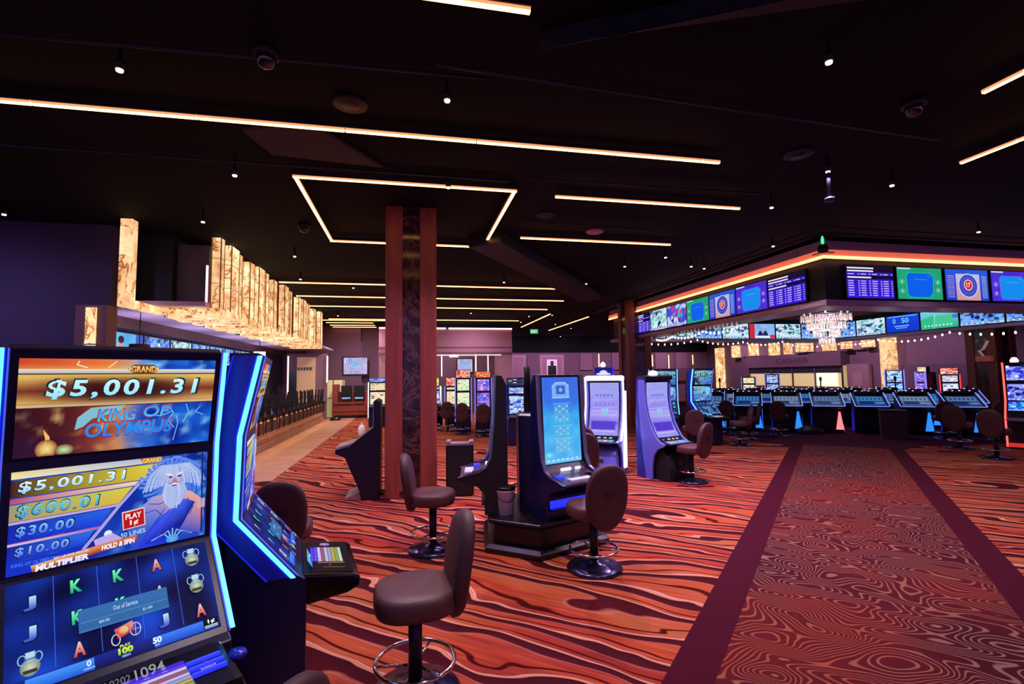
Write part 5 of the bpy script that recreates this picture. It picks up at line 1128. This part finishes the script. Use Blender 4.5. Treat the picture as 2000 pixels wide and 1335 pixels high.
# ---------------------------------------------------------------- red lit machine at the right edge
rm = thing('slot_machine', 'tall red outlined slot machine cut off by the right edge', 'slot machine', (12.55, 7.75, 0), face(242), None)
RP = [(-.02, 1.80), (.02, 1.38), (.02, .98), (-.14, .78)]
MB().prism_x([(.0, 1.8), (.04, 1.38), (.04, .98), (-.12, .78), (-.2, .66), (-.2, .0), (.3, 0), (.3, 1.8)], -.31, .31).build('cabinet', BLACKM, rm, bev=.006)
for sx in (-1, 1):
    x0, x1 = sorted((sx*.311, sx*.34)); MB().prism_x(off_poly(RP+[(-.23, .66), (-.23, .05)], .03), x0, x1).build('light_strip', REDL, rm)
    x0, x1 = sorted((sx*.311, sx*.33)); MB().prism_x(off_poly([(.12, 1.78), (.16, 1.38), (.14, .3)], .03), x0, x1).build('light_strip', REDL, rm)
    MB().box(x0, x1, -.02, .24, 1.32, 1.35).build('light_strip', REDL, rm)
for z0, h_, y_, s_ in ((1.42, .34, .028, 51), (1.0, .34, .032, 52)): tv_play(s_, [(30, 40, 200), (60, 60, 230), (150, 170, 250), (40, 20, 120)])(a := Art(.56, h_, .001)); a.build('screen', rm, (0, y_-.005, z0), (0, -.02 if z0 > 1.2 else 0, .4))
tv_play(53, [(30, 150, 230), (40, 70, 220), (90, 210, 250)])(a := Art(.56, .24, .001)); a.build('screen', rm, (0, -.125, .79), (0, .16, .2))
MB().prism_x([(-.2, .66), (-.42, .64), (-.42, .60), (-.2, .6)], -.3, .3).build('button_deck', SILVER, rm); MB().box(-.3, .3, -.24, -.205, .05, .13).build('red_kick_panel', mat('red_kick', (220, 60, 60), emit=(220, 50, 50), es=.8), rm)
MB().lathe([(.06, 1.80), (.07, 1.84), (.04, 1.9), (.001, 1.91)], c=(-.15, .12, 0), n=12).build('top_lamp', BULBL, rm)

# ---------------------------------------------------------------- blue lit terminals under the canopy
TRIB = mat('blue_side_glow', (40, 130, 255), emit=(36, 120, 255), es=1.5); DEEPB = mat('deep_blue_glow', (20, 20, 200), emit=(20, 16, 210), es=.7); PINKG = mat('pink_side_glow', (255, 150, 150), emit=(255, 120, 120), es=1.6)
term = {}
def art_term(k):
    a = Art(.62, .5, .001); a.gain = .55; c = [((30, 50, 120), (90, 140, 200)), ((20, 60, 140), (60, 150, 220)), ((50, 70, 130), (150, 180, 220))][k % 3]
    a.grid(0, 0, 1, 1, 6, 5, lambda u, v: mixc(c[0], c[1], nz(u*4+k, v*4))); a.up(); a.urect(.06, .1, .94, .5, mixc(c[1], (200, 225, 255), .35)); a.urect(.1, .56, .6, .9, c[0]); a.up()
    for i in range(6): a.urect(.1+.14*i, .16, .2+.14*i, .44, mixc(c[0], c[1], nz(i*3, k)))
    for i in range(4): a.uell(.7+.07*i, .75, .025, .05, (210, 225, 255))
    return a
def terminal(label, x, y, az, k):
    t = thing('gaming_terminal', label, 'gaming terminal', (x, y, 0), face(az), 'gaming terminals under the canopy')
    key = 'k%d' % (k % 3)
    if 'body' not in term:
        term['body'] = MB().prism_x([(-.08, 0), (-.12, .1), (-.16, .64), (-.44, .70), (-.44, .74), (.22, 1.06), (.26, 1.04), (.26, 0)], -.36, .36).build('pedestal', BLACKM, t, bev=.01)
        term['rail'] = MB().prism_x([(-.45, .745), (-.45, .765), (.21, 1.085), (.215, 1.065)], -.38, -.362).prism_x([(-.45, .745), (-.45, .765), (.21, 1.085), (.215, 1.065)], .362, .38).box(-.36, .36, -.455, -.442, .735, .755).build('edge_light', mat('pale_blue_edge', (150, 170, 255), emit=(130, 150, 255), es=.9), t)
        term['hub'] = MB().box(-.3, .3, .1, .26, 1.062, 1.12).build('back_ledge', BLACK, t)
    else:
        for kk in ('body', 'rail', 'hub'): c = term[kk].copy(); COL.objects.link(c); c.parent = t
    if key in term: c = term[key].copy(); COL.objects.link(c); c.parent = t
    else: term[key] = art_term(k).build('screen', t, (0, -.40, .768), (0, .66, .32))
    g = PINKG if k == 3 else TRIB
    if 'lamps' in term: c = term['lamps'].copy(); COL.objects.link(c); c.parent = t
    else:
        term['lamps'] = MB().lathe([(.018, 1.121), (.018, 1.13), (.001, 1.136)], 0, 8, (-.26, .15, 0)).build('button_lamp', ICEL, t)
    for lx in (.16, .3, .5): c = term['lamps'].copy(); COL.objects.link(c); c.parent = t; c.location.x = lx
    for sx in (-1, 1):
        x0, x1 = sorted((sx*.361, sx*.372)); MB().prism_x([(-.07, .06), (.2, .06), (.1, .62), (.04, .62)], x0, x1).build('side_glow', g if sx > 0 else DEEPB, t)
    MB().loft([[(x+.27, y, z) for x, y, z in ((-.09, -.125, .1), (.09, -.125, .1), (.02, -.158, .58), (-.02, -.158, .58))], [(x+.27, y, z) for x, y, z in ((-.09, -.14, .1), (.09, -.14, .1), (.02, -.17, .58), (-.02, -.17, .58))]], smooth=False).build('foot_glow', g, t)
    return t
dx, dy = .845, -.535
n_t = 0
for row, (sx_, sy_, n, word) in enumerate(((8.75, 13.0, 7, 'front'), (9.6, 14.6, 8, 'second'), (11.2, 15.8, 6, 'back'))):
    for i in range(n):
        x, y = sx_+dx*.98*i, sy_+dy*.98*i
        terminal('%s blue lit terminal from the left in the %s row' % (ORD[i], word), x, y, 218, n_t); n_t += 1
for k, (x, y) in enumerate(((8.6, 12.05), (9.5, 11.2), (12.6, 9.45), (13.45, 8.85))): place_stool('dark stool drawn up to the front terminals, %s from left' % ORD[k], x, y, 222)
for k, (x, y) in enumerate(((10.6, 15.2), (13.2, 13.6), (15.0, 12.6))): tag(MB().lathe([(.05, 1.1), (.02, 1.12), (.018, 1.36), (.035, 1.38), (.035, 1.48), (.001, 1.5)], n=10, c=(x, y, 0)).lathe([(.12, 0), (.12, .02), (.03, .04), (.03, 1.1)], n=12, c=(x, y, 0)).build('signal_post', BLACK), 'thin black signal post rising among terminals, %s from left' % ORD[k], 'post')

for o in COL.objects:
    if o.type == 'MESH' and o.parent is None and 'kind' not in o and 'label' not in o: print('UNTAGGED', o.name)
